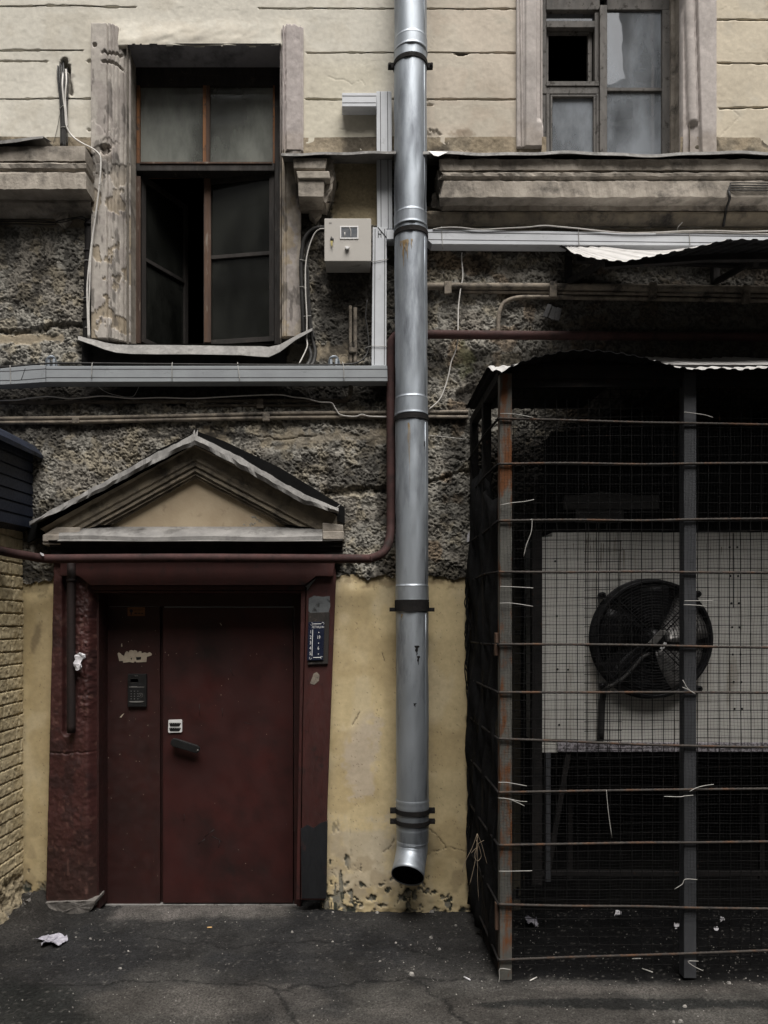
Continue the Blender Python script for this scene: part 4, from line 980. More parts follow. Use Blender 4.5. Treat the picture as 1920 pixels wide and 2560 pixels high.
def folded_seam(m):
    for y0, y1 in ((-200,104),(180,540),(604,996),(1062,1462),(1534,1990)):
        m.tube([(pc(y).x+math.sin(math.radians(52))*R, pc(y).y-math.cos(math.radians(52))*R, pc(y).z) for y in np.linspace(y0, y1, 6)], .0028, 5)
one('folded_seam', M['galv'], folded_seam, DP)
def clamp(m, py, h=9, ear=True, r=R+.006, flat=False):
    a, b = pc(py-h/2), pc(py+h/2); ax = (b-a).normalized(); L = (b-a).length
    m.lathe([(R-.002,0),(r,0),(r,L),(R-.002,L)], a, ax, 40, False)
    if ear:
        c = pc(py)
        for s_ in (-1, 1):
            m.box((c.x+s_*(r-.004), c.y-.012, c.z-L*.55), (c.x+s_*(r+.034), c.y+.012, c.z+L*.55))
            m.lathe([(0,0),(.008,0),(.008,.012),(0,.012)], (c.x+s_*(r+.022), c.y-.026, c.z), (0,1,0), 8, False)
        m.box((c.x-.02, c.y+R, c.z-.01), (c.x+.02, .02, c.z+.01))
for py, h, ear in ((166,11,True),(590,12,False),(1049,12,False),(1510,20,False),(1524,9,True),(2026,12,True),(2053,11,True)):
    one('clamp', M['iron'], lambda m: clamp(m, py, h, ear), DP)
def lower(m):
    a, b = pc(1996), pc(2108); ax = (b-a).normalized(); L = (b-a).length; pr = [(R, 0)]
    k = lambda y: (pc(y)-a).length
    for y, d in ((2000,.004),(2006,-.001),(2012,.004),(2020,0),(2066,0)): pr.append((R+d, k(y)))
    for i in range(7): pr += [(R-.004-i*.0006, k(2070+i*5.2)), (R+.001-i*.0006, k(2072.6+i*5.2))]
    m.lathe(pr, a, ax, 48)
one('collar', M['galv'], lower, DP)
def elbow(m):
    pts = smooth([P(1030.5,2100,PYc), P(1030,2122,PYc-.005), P(1026,2150,PYc-.04), P(1019,2190,PYc-.13)], 6)
    m.tube(pts, [R-.006]*(len(pts)-4)+[R-.005,R-.004,R-.003,R-.002], 40, cap=False)
el = one('outlet', M['galv'], elbow, DP, solid=.003)
e0, e1 = P(1026,2150,PYc-.04), P(1019,2190,PYc-.13); ed = (e1-e0).normalized()
one('outlet_inside', M['void'], lambda m: m.lathe([(R-.008, 0), (R-.014, -.05), (0, -.055)], e1-ed*.004, ed, 36), el)

# ------------------------------------------------------------------ cable trunking
def ties_on(m, pts_list, r=.0022):
    for pts in pts_list: m.ptube(pts, r, 6, 3)
def trunking(label, polys, lines, Y, depth, ties, mat='trunk', extra=None, name='cable_trunking'):
    x, y = polys[0][0]; o = empty(name, P(x, y, Y), label, 'cable trunking', 'lengths of grey cable trunking on the facade')
    for p in polys: one('channel', M[mat], lambda m: m.prism(p, Y, depth), o, bevel=.002)
    one('seam', M['trunk_line'], lambda m: [m.prism(l, Y-.0008, .004) for l in lines], o)  # dark strips imitate the shadow in the lid grooves
    if extra: extra(o)
    for t in ties: one('cable_tie', M['tie'], lambda m: ties_on(m, [t]), o)
    return o
def hl(x0, y0, x1, y1, w=1.6): return [(x0,y0),(x1,y1),(x1,y1+w),(x0,y0+w)]
def vl(x0, y0, x1, y1, w=1.6): return [(x0,y0),(x0+w,y0),(x1+w,y1),(x1,y1)]
trunking('short grey trunking stub sticking out sideways near the top of the upright run', [[(855,232),(941,232),(941,266),(855,266)]], [hl(856,239,940,239),hl(856,256,940,256)], -.10, .085, [], 'trunk_pale')
trunking('upright grey trunking beside the downpipe from the stub down to the beige box', [[(941,228),(979,228),(981,572),(943,572)]], [vl(950,229,952,571),vl(968,229,970,571)], -.075, .065, [[(941,385,-.08),(960,384,-.079),(984,376,-.08)]], 'trunk_pale')
def hmark(o):
    one('pen_mark', M['black'], lambda m: (m.pbox(945,577,946.5,593,-.0925,.004), m.pbox(952,577,953.5,593,-.0925,.004), m.pbox(945,584,953,585.4,-.0925,.004), m.prism([(944,568),(946,568),(968,594),(966,595)], -.0925, .004)), o)
trunking('upright grey trunking at the right of the beige box, with a pen mark on top', [[(932,568),(967,568),(966,914),(929,914)]], [vl(937,572,935,912),vl(961,572,960,912)], -.09, .07,
         [[(925,652,-.1),(933,654,-.096),(950,651,-.096),(970,648,-.096)],[(910,872,-.04),(925,866,-.09),(940,865,-.096),(968,866,-.096)]], 'trunk_pale', hmark)
def kink(o):
    one('channel', M['trunk'], lambda m: (m.prism([(-260,925),(0,925),(0,961),(-260,961)], -.14, .10), m.prism([(0,921),(84,913),(115,913),(115,955),(84,957),(0,962)], -.14, .10)), o, bevel=.002)
    one('seam', M['trunk_line'], lambda m: (m.prism(hl(-260,929,30,927)[:], -.1408, .004), m.prism(hl(30,927,115,921), -.1408, .004), m.prism(hl(-260,951,40,950), -.1408, .004), m.prism(hl(40,950,115,944), -.1408, .004), m.prism([(62,921),(64,921),(54,950),(52,950)], -.1408, .004), m.prism(vl(114,914,114,955,1.2), -.1408, .004)), o)
trunking('long grey trunking running below the left window to the downpipe', [[(115,915),(968,914),(969,953),(115,955)]], [hl(115,922,968,922),hl(115,943,968,943)], -.14, .10,
         [[(25,913,-.15),(26,940,-.144),(27,962,-.14)],[(232,906,-.12),(230,913,-.146),(229,948,-.146)],[(431,906,-.12),(430,914,-.146),(430,953,-.146)],[(594,906,-.12),(596,925,-.146),(600,955,-.146)],[(856,905,-.12),(859,918,-.146),(860,954,-.146)]], 'trunk', kink)
trunking('long pale trunking under the right cornice, running off behind the sheet awning', [[(967,574),(1068,573),(1920,586),(2270,590),(2270,618),(1920,615),(1080,610),(1068,599),(967,598)]], [hl(1068,580,2260,595),hl(1068,598,2260,611)], -.12, .09,
         [[(1104,566,-.125),(1105,590,-.125),(1107,623,-.12)],[(1446,570,-.125),(1447,590,-.125),(1448,616,-.125)],[(1724,578,-.125),(1724,595,-.125),(1725,613,-.125)],[(1692,582,-.11),(1695,568,-.12),(1706,556,-.13)]], 'trunk_pale')

# ------------------------------------------------------------------ text helper
def text_mesh(name, body, px, py, Y, h_px, mat, parent, align='CENTER', sx=1.0, depth=.0006):
    cu = bpy.data.curves.new(name, 'FONT'); cu.body = body; cu.size = 1.0; cu.align_x = align; cu.align_y = 'CENTER'
    o = bpy.data.objects.new(name, cu); COL.objects.link(o)
    dg = bpy.context.evaluated_depsgraph_get(); me = bpy.data.meshes.new_from_object(o.evaluated_get(dg))
    bpy.data.objects.remove(o)
    k = h_px*S/.70; p = P(px, py, Y); o0 = _origin(parent)
    me.transform(Matrix.Translation(Vector((p.x, Y-depth, p.z))-o0) @ Matrix(((k*sx,0,0,0),(0,0,-1,0),(0,k,0,0),(0,0,0,1))))
    me.materials.clear(); me.materials.append(mat)
    o = bpy.data.objects.new(name, me); COL.objects.link(o); o.parent = parent; ORIG[o.name] = o0.copy(); return o

# ------------------------------------------------------------------ beige meter box
MBX = empty('meter_box', P(870,653,-.19), 'small beige metal meter box with a little window and a key in its lock', 'meter box')
one('body', M['box'], lambda m: m.pbox(813,548,927,653,-.184,.16), MBX, bevel=.003)
one('door', M['box'], lambda m: m.pbox(811,546,928,653,-.194,.012), MBX, bevel=.003)
wf = one('window', M['signwhite'], lambda m: (m.pbox(850,565,896,568,-.198,.006), m.pbox(850,594,896,597,-.198,.006), m.pbox(850,568,853,594,-.198,.006), m.pbox(893,568,896,594,-.198,.006)), MBX, bevel=.001)
one('pane', pmat('smoky_pane', (.11,.12,.135), (.15,.155,.165), None, .2, 0, 40, bs=0), lambda m: m.pbox(853,568,893,594,-.1955,.003), wf)
one('reflection_wire', M['white'], lambda m: (m.ptube([(874,569,-.1965),(877,578,-.1965),(877,593,-.1965)], .0022, 6, 4), m.ptube([(862,581,-.1965),(862,593,-.1965)], .0022, 6, 2)), wf)
text_mesh('logo', 'IEK', 826, 558, -.1945, 3.6, M['black'], MBX)
one('lock', M['black'], lambda m: (m.lathe([(0,-.006),(.011,-.006),(.012,.004)], P(830,599,-.195), (0,1,0), 16), m.pbox(827,591,829,597,-.202,.01)), MBX)
one('key', M['brass_key'] if 'brass_key' in M else pmat('brass_key_metal', (.42,.36,.16), (.3,.25,.1), None, .4, .7, 30, bs=0), lambda m: m.prism([(826,602),(832,602),(831,610),(833,618),(830,612),(828,616),(827,609)], -.206, .004), MBX)
one('seal_knob', M['signwhite'], lambda m: (m.prism([(862,616),(868,615),(874,617),(871,621),(867,622),(864,620)], -.215, .02)), MBX, bevel=.001)
one('cable_tie', M['tie'], lambda m: ties_on(m, [[(869,678,-.10),(888,668,-.12),(903,661,-.14)]]), MBX)

# ------------------------------------------------------------------ loose cables, conduits and pipes
def cable(name, label, cat, paths, mat, r=.004, n=8, ties=(), group=None, sub=7):
    o = one(name, M[mat], lambda m: [m.ptube(p, rr, n, sub) for p, rr in paths])
    tag(o, label, cat, group)
    for t in ties: one('cable_tie', M['tie'], lambda m: ties_on(m, [t]), o)
    return o
cable('cable_bundle', 'bundle of dark cables coming out of a hole in the cream plaster', 'cable', [([(145,165,.0),(144,190,-.02),(150,250,-.02),(152,300,-.02),(152,366,-.03)], .0055), ([(150,160,.0),(149,195,-.02),(155,260,-.025),(156,370,-.03)], .006), ([(158,150,.03),(160,200,-.015),(162,300,-.025),(163,370,-.03)], .0065), ([(154,155,.03),(155,200,-.02),(158,300,-.03),(159,370,-.03)], .0055), ([(168,170,.03),(170,220,-.01),(167,280,-.02),(168,365,-.03)], .0045), ([(150,285,-.02),(143,320,-.01),(134,358,-.02)], .0015)], 'cable', 0, ties=[[(148,273,-.03),(156,265,-.036),(164,264,-.03)],[(151,318,-.03),(160,317,-.038),(168,318,-.03)]])
cable('white_cable', 'white cable pair hanging from the plaster hole down beside the left window', 'cable', [([(160,172,.01),(156,205,-.03),(158,240,-.035),(163,280,-.035),(166,315,-.035),(180,340,-.03),(205,358,-.05),(232,372,-.07),(247,385,-.075),(252,402,-.075),(250,450,-.075),(244,500,-.075),(236,560,-.075),(230,600,-.075),(223,660,-.075),(218,720,-.075),(219,780,-.075),(221,845,-.07)], .0058), ([(165,174,.01),(166,205,-.03),(163,240,-.035),(166,290,-.036),(168,318,-.034)], .0050), ([(234,570,-.075),(230,610,-.075),(226,660,-.075),(224,720,-.075),(222,780,-.075),(224,845,-.07)], .0052)], 'white', 0,
      ties=[[(231,540,-.07),(236,542,-.083),(240,543,-.07)],[(246,459,-.07),(250,461,-.083),(254,462,-.07)]])
cable('drain_pipe', 'dark cast iron drain pipe at the left edge of the window trim', 'drain pipe', [([(222,552,-.02),(222,600,-.03),(220,700,-.03),(218,800,-.03),(214,912,-.03)], .026)], 'iron', 0, 14,
      ties=[[(200,654,-.03),(206,653,-.05),(214,650,-.062),(225,651,-.05)],[(202,746,-.03),(208,745,-.05),(216,743,-.062),(226,745,-.05)],[(210,818,-.04),(216,818,-.062),(225,819,-.05)]])
for x, y in ((222,566),(221,632),(218,760),(216,802)): one('joint', M['iron'], lambda m: m.lathe([(.026,0),(.031,.004),(.031,.012),(.026,.016)], P(x, y, -.03), (0,0,1), 16), bpy.data.objects['drain_pipe'])
cable('cable_bundle', 'black cables tucked under the broken cornice at the left edge', 'cable', [([(-40,555,-.03),(60,553,-.03),(130,556,-.03),(150,551,-.05),(200,542,-.05),(218,548,-.05)], .004), ([(-40,560,-.03),(60,560,-.03),(120,562,-.03),(140,560,-.05)], .004), ([(-40,551,-.03),(80,549,-.03),(150,556,-.05),(190,546,-.05),(215,552,-.05)], .003)], 'cable', 0)
cable('black_cable', 'black cable lying along the top of the long trunking below the left window', 'cable', [([(-260,918,-.10),(0,917,-.12),(140,908,-.13),(400,910,-.13),(700,912,-.13),(860,911,-.13),(900,903,-.10),(917,885,-.07),(922,860,-.06),(918,820,-.05),(914,790,-.05),(918,750,-.05)], .0055)], 'cable', 0)
def corrug(m, pts, r, per=.009):
    p = smooth([P(*q) for q in pts], 10); L = [0]
    for a, b in zip(p[:-1], p[1:]): L.append(L[-1]+(b-a).length)
    n = int(L[-1]/(per/2)); out = []; j = 0
    for i in range(n+1):
        d = L[-1]*i/n
        while j < len(L)-2 and L[j+1] < d: j += 1
        out.append(p[j].lerp(p[j+1], (d-L[j])/max(1e-9, L[j+1]-L[j])))
    m.tube(out, [r if i % 2 else r*.8 for i in range(len(out))], 12)
cc = one('corrugated_conduit', M['cable'], lambda m: (corrug(m, [(813,569,-.10),(793,570,-.10),(775,580,-.09),(762,597,-.085),(756,622,-.08),(753,660,-.08),(754,710,-.08),(756,760,-.08),(759,830,-.07)], .0155), corrug(m, [(772,868,-.06),(777,885,-.07),(776,900,-.08),(768,915,-.10)], .0165)))
tag(cc, 'black corrugated conduit curving out of the beige box down beside the window', 'conduit')
for t in ([(749,649,-.09),(757,650,-.10),(766,653,-.09)],[(748,717,-.09),(757,717,-.10),(766,720,-.09)],[(757,791,-.085),(766,790,-.095),(778,789,-.085)]): one('cable_tie', M['tie'], lambda m: ties_on(m, [t]), cc)
cable('black_cable', 'thick smooth black cable behind the corrugated conduit by the window', 'cable', [([(812,575,-.08),(790,578,-.07),(772,600,-.06),(766,650,-.06),(768,720,-.06),(774,800,-.06),(782,850,-.07),(788,880,-.08),(784,905,-.10),(778,915,-.12)], .0135), ([(800,572,-.09),(778,592,-.07),(768,630,-.07),(771,700,-.07),(776,790,-.07),(786,850,-.08)], .007)], 'cable', 0)
cable('white_cable', 'single white cable looping from the beige box down past the window sill', 'cable', [([(812,572,-.12),(800,573,-.12),(786,585,-.11),(772,620,-.10),(764,665,-.10),(764,730,-.10),(767,790,-.10),(767,845,-.10),(768,866,-.11),(758,890,-.12),(748,909,-.13)], .0045)], 'white', 0)
cable('white_cable', 'thin white cable waving along the old pipes above the pediment', 'cable', [([(-40,1002,-.04),(40,1000,-.05),(75,995,-.05),(120,991,-.05),(170,996,-.05),(210,994,-.05),(260,990,-.05),(330,996,-.05),(400,994,-.05),(480,996,-.05),(560,992,-.05),(640,988,-.05),(700,987,-.05),(735,993,-.05),(765,996,-.05),(800,1005,-.05),(828,1007,-.05),(838,1020,-.05),(848,1035,-.05),(865,1040,-.05),(890,1041,-.05),(905,1036,-.05),(925,1041,-.05),(985,1043,-.06)], .0042)], 'white', 0)
cable('thin_wire', 'thin loose wire with a free end hanging under the left trunking', 'wire', [([(240,962,-.03),(265,980,-.04),(300,990,-.04),(330,992,-.05),(342,978,-.04),(350,958,-.03)], .0014)], 'white', 0)
cable('white_cable', 'white cable lying loosely on top of the pale right trunking', 'cable', [([(1082,573,-.125),(1110,569,-.13),(1150,569,-.13),(1200,574,-.13),(1260,571,-.13),(1320,568,-.13),(1360,564,-.13),(1400,567,-.13),(1445,571,-.13),(1500,577,-.13),(1560,582,-.13),(1640,581,-.13),(1720,577,-.13),(1800,577,-.13),(1860,579,-.13),(1930,577,-.13)], .0042), ([(1640,583,-.125),(1720,580,-.125),(1800,581,-.125),(1930,585,-.125)], .0035)], 'white', 0)
cable('white_wire', 'white wire dangling down the coarse wall right of the downpipe', 'wire', [([(1155,632,-.03),(1154,645,-.04),(1157,690,-.05),(1151,725,-.05),(1146,770,-.05),(1145,820,-.06),(1144,850,-.06),(1138,880,-.05),(1128,905,-.04),(1122,935,-.04),(1112,970,-.04),(1098,1000,-.04),(1072,1024,-.05)], .0042)], 'white', 0)
cable('thin_wire', 'thin wire running from the downpipe across the coarse wall to the cage', 'wire', [([(1070,1088,-.02),(1110,1092,-.05),(1175,1099,-.05)], .0016)], 'white', 0)

def conduit(label, paths, mat, straps=(), name='steel_conduit', cat='pipe', group='old painted pipes along the wall', smat=None):
    o = one(name, M[mat], lambda m: [m.ptube(p, r, 12, 6) for p, r in paths]); tag(o, label, cat, group)
    for x, y0, y1, Y in straps: one('strap', M[smat or mat], lambda m: m.pbox(x-9, y0, x+9, y1, Y, .03), o, bevel=.004)
    return o
conduit('upper of the two thin painted pipes crossing above the pediment', [([(-260,1050,-.03),(0,1047,-.03),(200,1045,-.03),(480,1040,-.03),(700,1034,-.03),(985,1032,-.03),(1170,1030,-.03)], .014)], 'conduit', [(665,1032,1052,-.05)])
conduit('lower of the two thin painted pipes crossing above the pediment', [([(-260,1060,-.03),(0,1057,-.03),(200,1055,-.03),(480,1049,-.03),(700,1045,-.03),(985,1043,-.03),(1170,1043,-.03)], .0125)], 'conduit', [(188,1042,1058,-.05)])
conduit('single pipe under the long trunking with a thin branch beside it', [([(-260,1008,.0),(0,1007,.0),(300,1005,.0),(600,1003,.0),(840,1003,.0),(865,998,-.02),(876,985,-.04),(876,950,-.05)], .0145), ([(500,1018,.0),(515,1014,-.01),(700,1014,-.01),(800,1014,-.01)], .010)], 'conduit_dark', [(650,996,1020,-.03)])
conduit('thick painted pipe crossing the coarse wall right of the downpipe', [([(1040,716,-.04),(1200,716,-.04),(1500,718,-.04),(1920,724,-.04),(2270,728,-.04)], .023)], 'conduit', [(1120,702,734,-.07),(1384,702,742,-.07),(1634,704,748,-.07),(1868,712,756,-.07)])
conduit('thin pipe just below the thick painted pipe on the right', [([(1130,729,-.03),(1300,731,-.03),(1500,733,-.03),(1920,740,-.03),(2270,744,-.03)], .011)], 'conduit')
conduit('pipe that bends down in an elbow above the red gas pipe', [([(2270,758,-.03),(1800,750,-.03),(1420,744,-.03),(1330,743,-.035),(1290,745,-.04),(1262,756,-.04),(1250,775,-.04),(1246,800,-.04),(1245,835,-.04)], .014)], 'conduit')
conduit('pair of short upright painted pipes under the beige box', [([(876,765,-.03),(876,840,-.03),(877,912,-.03)], .011), ([(888,770,-.03),(888,840,-.03),(888,912,-.03)], .013)], 'conduit', [(882,868,880,-.055)])
GP = one('gas_pipe', M['gas'], lambda m: (m.ptube([(2270,845,-.09),(1800,842,-.09),(1400,839,-.09),(1060,836,-.09),(1000,837,-.09),(984,846,-.09),(978,866,-.09),(977,950,-.09),(977,1150,-.12),(977,1290,-.13),(976,1330,-.15),(970,1362,-.18),(955,1384,-.20),(930,1395,-.205),(900,1397,-.205),(700,1396,-.205),(480,1395,-.205),(250,1396,-.205),(130,1397,-.205),(100,1395,-.22),(60,1388,-.30),(20,1381,-.38),(-60,1364,-.6),(-200,1335,-.75)], .0285, 14, 6),))
tag(GP, 'dark red gas pipe passing behind the downpipe and running over the door', 'gas pipe')
one('paint_drip', M['wad'], lambda m: m.prism([(100,1381),(107,1384),(109,1389),(106,1390),(101,1385)], -.252, .01), GP)
SP = one('pipe_stub', M['stub'], lambda m: (m.ptube([(178,1400,-.11),(178,1600,-.11),(178,1815,-.11),(178,1824,-.108)], .027, 14, 4), m.lathe([(.027,0),(.032,.003),(.032,.016),(.027,.02)], P(178,1455,-.11), (0,0,1), 16)))
tag(SP, 'cut off dark red pipe standing against the left door pilaster', 'pipe')
wd = one('paper_wad', M['wad'], lambda m: (lump(m, [(187,1638),(198,1632),(209,1637),(210,1647),(201,1658),(197,1672),(188,1675),(186,1660)], -.14, .03, 61, 3, .012),)); tag(wd, 'crumpled white paper wad stuck behind the pipe stub by the door', 'paper wad')

for k, (x, lab) in enumerate(((128,'galvanised pipe clip on the coarse wall at the far left'),(835,'galvanised pipe clip on the wall under the beige box'))):
    o = empty('pipe_clip', P(x, 900, -.05), lab, 'pipe clip', 'galvanised clips above the long trunking')
    one('strap', M['galv'], lambda m: m.ptube([(x-12,925,-.02),(x-11,900,-.05),(x-4,892,-.06),(x+6,893,-.05),(x+12,905,-.03),(x+15,925,-.02)], .008, 8, 5), o)
    one('bracket', M['galv'], lambda m: (m.pbox(x-10,898,x-4,930,-.06,.05), m.pbox(x+3,897,x+9,930,-.055,.05)), o, bevel=.002)
sc_ = one('metal_scrap', M['tin_dark'], lambda m: (m.prism([(1370,759),(1380,762),(1368,794),(1357,790)], -.06, .012), m.prism([(1380,764),(1394,770),(1384,801),(1370,793)], -.05, .012), m.prism([(1394,767),(1405,772),(1398,803),(1386,799)], -.06, .012)), bevel=.002)
tag(sc_, 'tilted offcut of grey metal channel fixed on the coarse wall', 'metal offcut')

# ------------------------------------------------------------------ signs and stickers by the door
SG = empty('stair_sign', P(789,1650,-.10), 'navy enamel staircase sign listing floors one to five beside the door', 'sign')
one('plate', M['navy'], lambda m: m.prism([(771,1555),(811,1554),(808,1650),(768,1651)], -.094, .008), SG, bevel=.001)
def sgn(m):
    for a, b in ((1559,1560.6),(1643,1644.6)): m.prism([(783,a),(803,a-.4),(803,b-.4),(783,b)], -.0955, .002)
    m.prism([(781.2,1574),(782.6,1574),(780.6,1640),(779.2,1640)], -.0955, .002)
    for y in (1581,1608,1635):
        x = 797-(y-1581)*.02; m.lathe([(0,0),(.0034,0),(.0034,.002)], P(x, y, -.0955), (0,1,0), 12, False)
    for x, y, s0 in ((779,1560,-90),(807,1559,180),(776,1645,0),(804,1644,90)):
        pts = [P(x+3*math.cos(math.radians(s0+a)), y+3*math.sin(math.radians(s0+a)), -.0955) for a in range(0, 280, 40)]
        m.tube(pts, .0011, 5)
one('border', M['signwhite'], sgn, SG)
text_mesh('heading', 'ЛЕСТНИЦА №4', 795, 1568, -.0945, 5.4, M['signwhite'], SG, sx=.52)
for i, (y, b) in enumerate(((1580,''),(1593.5,'19'),(1607,''),(1620.5,'6'),(1634,''))):
    text_mesh('numeral', str(i+1), 777-i*.35, y, -.0945, 8.2, M['signwhite'], SG, sx=.8)
    if b: text_mesh('numeral', b, 797-i*.4, y, -.0945, 8.2, M['signwhite'], SG, sx=.75)
SK = empty('sticker', P(340,1540,DY), 'small orange internet sticker high on the side panel of the door', 'sticker')
one('sheet', M['brass'], lambda m: m.pbox(319,1518,362,1540,DY-.003,.002), SK)
one('emblem', M['navy'], lambda m: (m.lathe([(0,0),(.012,0),(.012,.001)], P(328,1527,DY-.0042), (0,1,0), 20, False), m.prism([(326,1529),(330,1529),(329,1538),(327,1538)], DY-.0042, .001)), SK)
text_mesh('lettering', 'ИНТЕРНЕТ', 348, 1525, DY-.0035, 4.2, M['black'], SK, sx=.75)
one('printed_line', M['black'], lambda m: (m.pbox(336,1532,343,1534.5,DY-.0042,.001), m.pbox(345,1532,351,1534.5,DY-.0042,.001), m.pbox(353,1532,358,1534.5,DY-.0042,.001)), SK)
TP = one('torn_notice', M['paper'], lambda m: m.prism([(294,1634),(297,1631),(302,1634),(304,1637),(310,1640),(313,1632),(316,1628),(320,1629),(322,1632),(324,1626),(329,1625),(333,1627),(336,1625),(342,1627),(344,1632),(348,1628),(353,1628),(354,1633),(362,1631),(368,1633),(374,1630),(380,1635),(378,1639),(371,1641),(367,1642),(366,1655),(341,1656),(338,1653),(333,1657),(324,1655),(308,1657),(307,1652),(298,1653)], DY-.003, .002))
tag(TP, 'torn paper notice left on the side panel above the intercom', 'notice')
one('print', M['black'], lambda m: (m.prism([(340,1643),(353,1642),(352,1649),(341,1650)], DY-.004, .001), m.prism([(326,1646),(330,1644),(329,1650)], DY-.004, .001)), TP)
IC = empty('intercom', P(343,1766,DY), 'black intercom panel with a round button keypad on the side panel', 'intercom')
one('housing', M['black'], lambda m: m.pbox(319,1685,366,1767,DY-.022,.022), IC, bevel=.002)
one('trim_bar', M['tin'], lambda m: (m.pbox(322,1717,361,1718.4,DY-.024,.004), m.pbox(327,1716,343,1718,DY-.0245,.004)), IC)
one('card_slot', M['tin'], lambda m: m.prism([(322,1753.5),(342,1752.6),(361,1753),(356,1755.6),(342,1756.4),(326,1755.6)], DY-.025, .004), IC)
one('grille', M['cable'], lambda m: [m.pbox(327,1696+k*3.2,345,1697,DY-.023,.003) for k in range(5)], IC)
for r in range(4):
    for c in range(3): one('button', M['tin_dark'], lambda m: m.lathe([(0,0),(.0042,0),(.0048,.004)], P(327.5+c*8.3, 1728.5+r*6.4, DY-.026), (0,1,0), 12), IC)
one('reader_ring', M['tin'], lambda m: (m.tube([P(352+5*math.cos(a*.3), 1738+5*math.sin(a*.3), DY-.023) for a in range(21)], .0009, 5, closed=True), m.lathe([(0,0),(.003,0),(.003,.002)], P(352,1738,DY-.024), (0,1,0), 10)), IC)
text_mesh('lettering', 'ELTIS', 341, 1689.5, DY-.0225, 2.8, M['tin'], IC)

# ------------------------------------------------------------------ caged condenser on the right
CY = -1.03
CX = P(1250, 0, CY).x
CG = empty('wire_cage', (CX, CY, 0), 'tall rusty steel cage of posts, rods and wire mesh under a sheet roof', 'cage')
ztop = P(0, 905, CY).z
def post(x0, x1, y0, y1, Y, dp, mat): return one('post', M[mat], lambda m: m.pbox(x0, y0, x1, y1, Y, dp), CG, bevel=.003)
post(1250,1280,932,2451,CY,.06,'rust_post'); post(1710,1741,930,2446,CY,.06,'post_grey'); post(2190,2221,930,2446,CY,.06,'post_grey')
one('post', M['iron'], lambda m: m.box((CX,-.52,0), (CX+.05,-.46,ztop-.02)), CG, bevel=.003)
one('post', M['iron'], lambda m: m.box((CX,-.07,0), (CX+.05,-.015,ztop-.02)), CG, bevel=.003)
def rails(m):
    xr = P(2221,0,CY).x
    m.box((CX+.061,CY+.002,ztop-.085), (xr,CY+.055,ztop-.012)); m.box((CX+.002,CY+.062,ztop-.07), (CX+.048,-.02,ztop-.012))
    for x in (CX+1.0, CX+1.9): m.box((x,CY+.06,ztop-.06), (x+.05,-.02,ztop-.013))
one('top_rail', M['iron'], rails, CG, bevel=.003)
RB = [(1046,1056,1062),(1160,1160,1158),(1302,1300,1297),(1430,1430,1432),(1611,1614,1619),(1731,1730,1732),(1847,1863,1868),(1981,1975,1972),(2113,2108,2104),(2261,2268,2272),(2400,2388,2376)]
def rod(m, pts, r):
    p = smooth([P(*q) for q in pts], 26); n = len(p)
    m.tube(p, [r*(1.12 if i % 2 else .92) for i in range(n)], 8)
for k, (a, b, c) in enumerate(RB):
    one('rod', M['rust'], lambda m: rod(m, [(1247,a,CY-.012),(1420,(a+b)/2+rng.uniform(-2,2),CY-.014),(1600,b+rng.uniform(-2,2),CY-.012),(1735,b+(c-b)*.4,CY-.012),(1920,c,CY-.012),(2225,c+(c-b),CY-.012)], .0068), CG)
for k, (a, b, c) in enumerate(RB):
    z = P(0, a, CY).z
    one('rod', M['iron'], lambda m: m.tube([(CX-.008,CY-.005,z),(CX-.008,-.6,z+rng.uniform(-.02,.02)),(CX-.008,-.02,z+rng.uniform(-.01,.01))], .0068, 8), CG)
def mesh_panel(m, x0, x1, y0, y1, dx, dy, Y, r, sag=1.6, sd=0):
    for i, x in enumerate(np.arange(x0, x1, dx)):
        j = rng.uniform(-1, 1); m.tube([P(x+j+sag*math.sin(y/190+i*.3+sd)*.6, y, Y) for y in np.linspace(y0, y1, 12)], r, 4, cap=False)
    for i, y in enumerate(np.arange(y0, y1, dy)):
        j = rng.uniform(-1.5, 1.5); sl = rng.uniform(-1, 3)
        m.tube([P(x, y+j-sl*(x-x0)/(x1-x0)+sag*math.sin(x/120+i*.7+sd), Y+.005) for x in np.linspace(x0-4, x1+4, 12)], r, 4, cap=False)
M['meshwire'] = pmat('dark_mesh_wire', (.016,.0155,.0155), (.010,.010,.010), (.05,.03,.02), .95, 0, 20, sc3=16, t3=(.62,.72), bs=0, spec=.04)
for a in ((1283,1708,950,2420,26.8,23.6,CY+.062,.0022,1.6,0),(1744,2190,950,2420,26.8,23.6,CY+.062,.0022,1.6,2),(1465,1550,1285,1900,26.8,23.6,CY+.07,.0022,1.2,4)):
    one('wire_mesh', M['meshwire'], lambda m: mesh_panel(m, *a), CG)
M['netting'] = pmat('black_netting', (.014,.014,.015), (.008,.008,.008), None, .95, 0, 30, bs=.6, bsc=120, spec=.1)
def finenet(m):
    for i, x in enumerate(np.arange(1253, 2200, 8.2)):
        y0 = 1060 if x > 1500 else 1050
        m.tube([P(x+1.5*math.sin(y/60+x/90)+1.2*math.sin(y/23+x/31), y, CY-.004) for y in np.arange(y0, 2300, 28)], .00062, 3, cap=False)
    for i, y in enumerate(np.arange(1060, 2300, 8.2)):
        m.tube([P(x, y+1.8*math.sin(x/70+y/50)+1.0*math.sin(x/19+y/33)+(10*math.exp(-((y-1500)/18)**2)*math.sin(x/90)), CY-.0045) for x in np.arange(1251, 2200, 26)], .00062, 3, cap=False)
one('bird_net', M['netting'], finenet, CG)
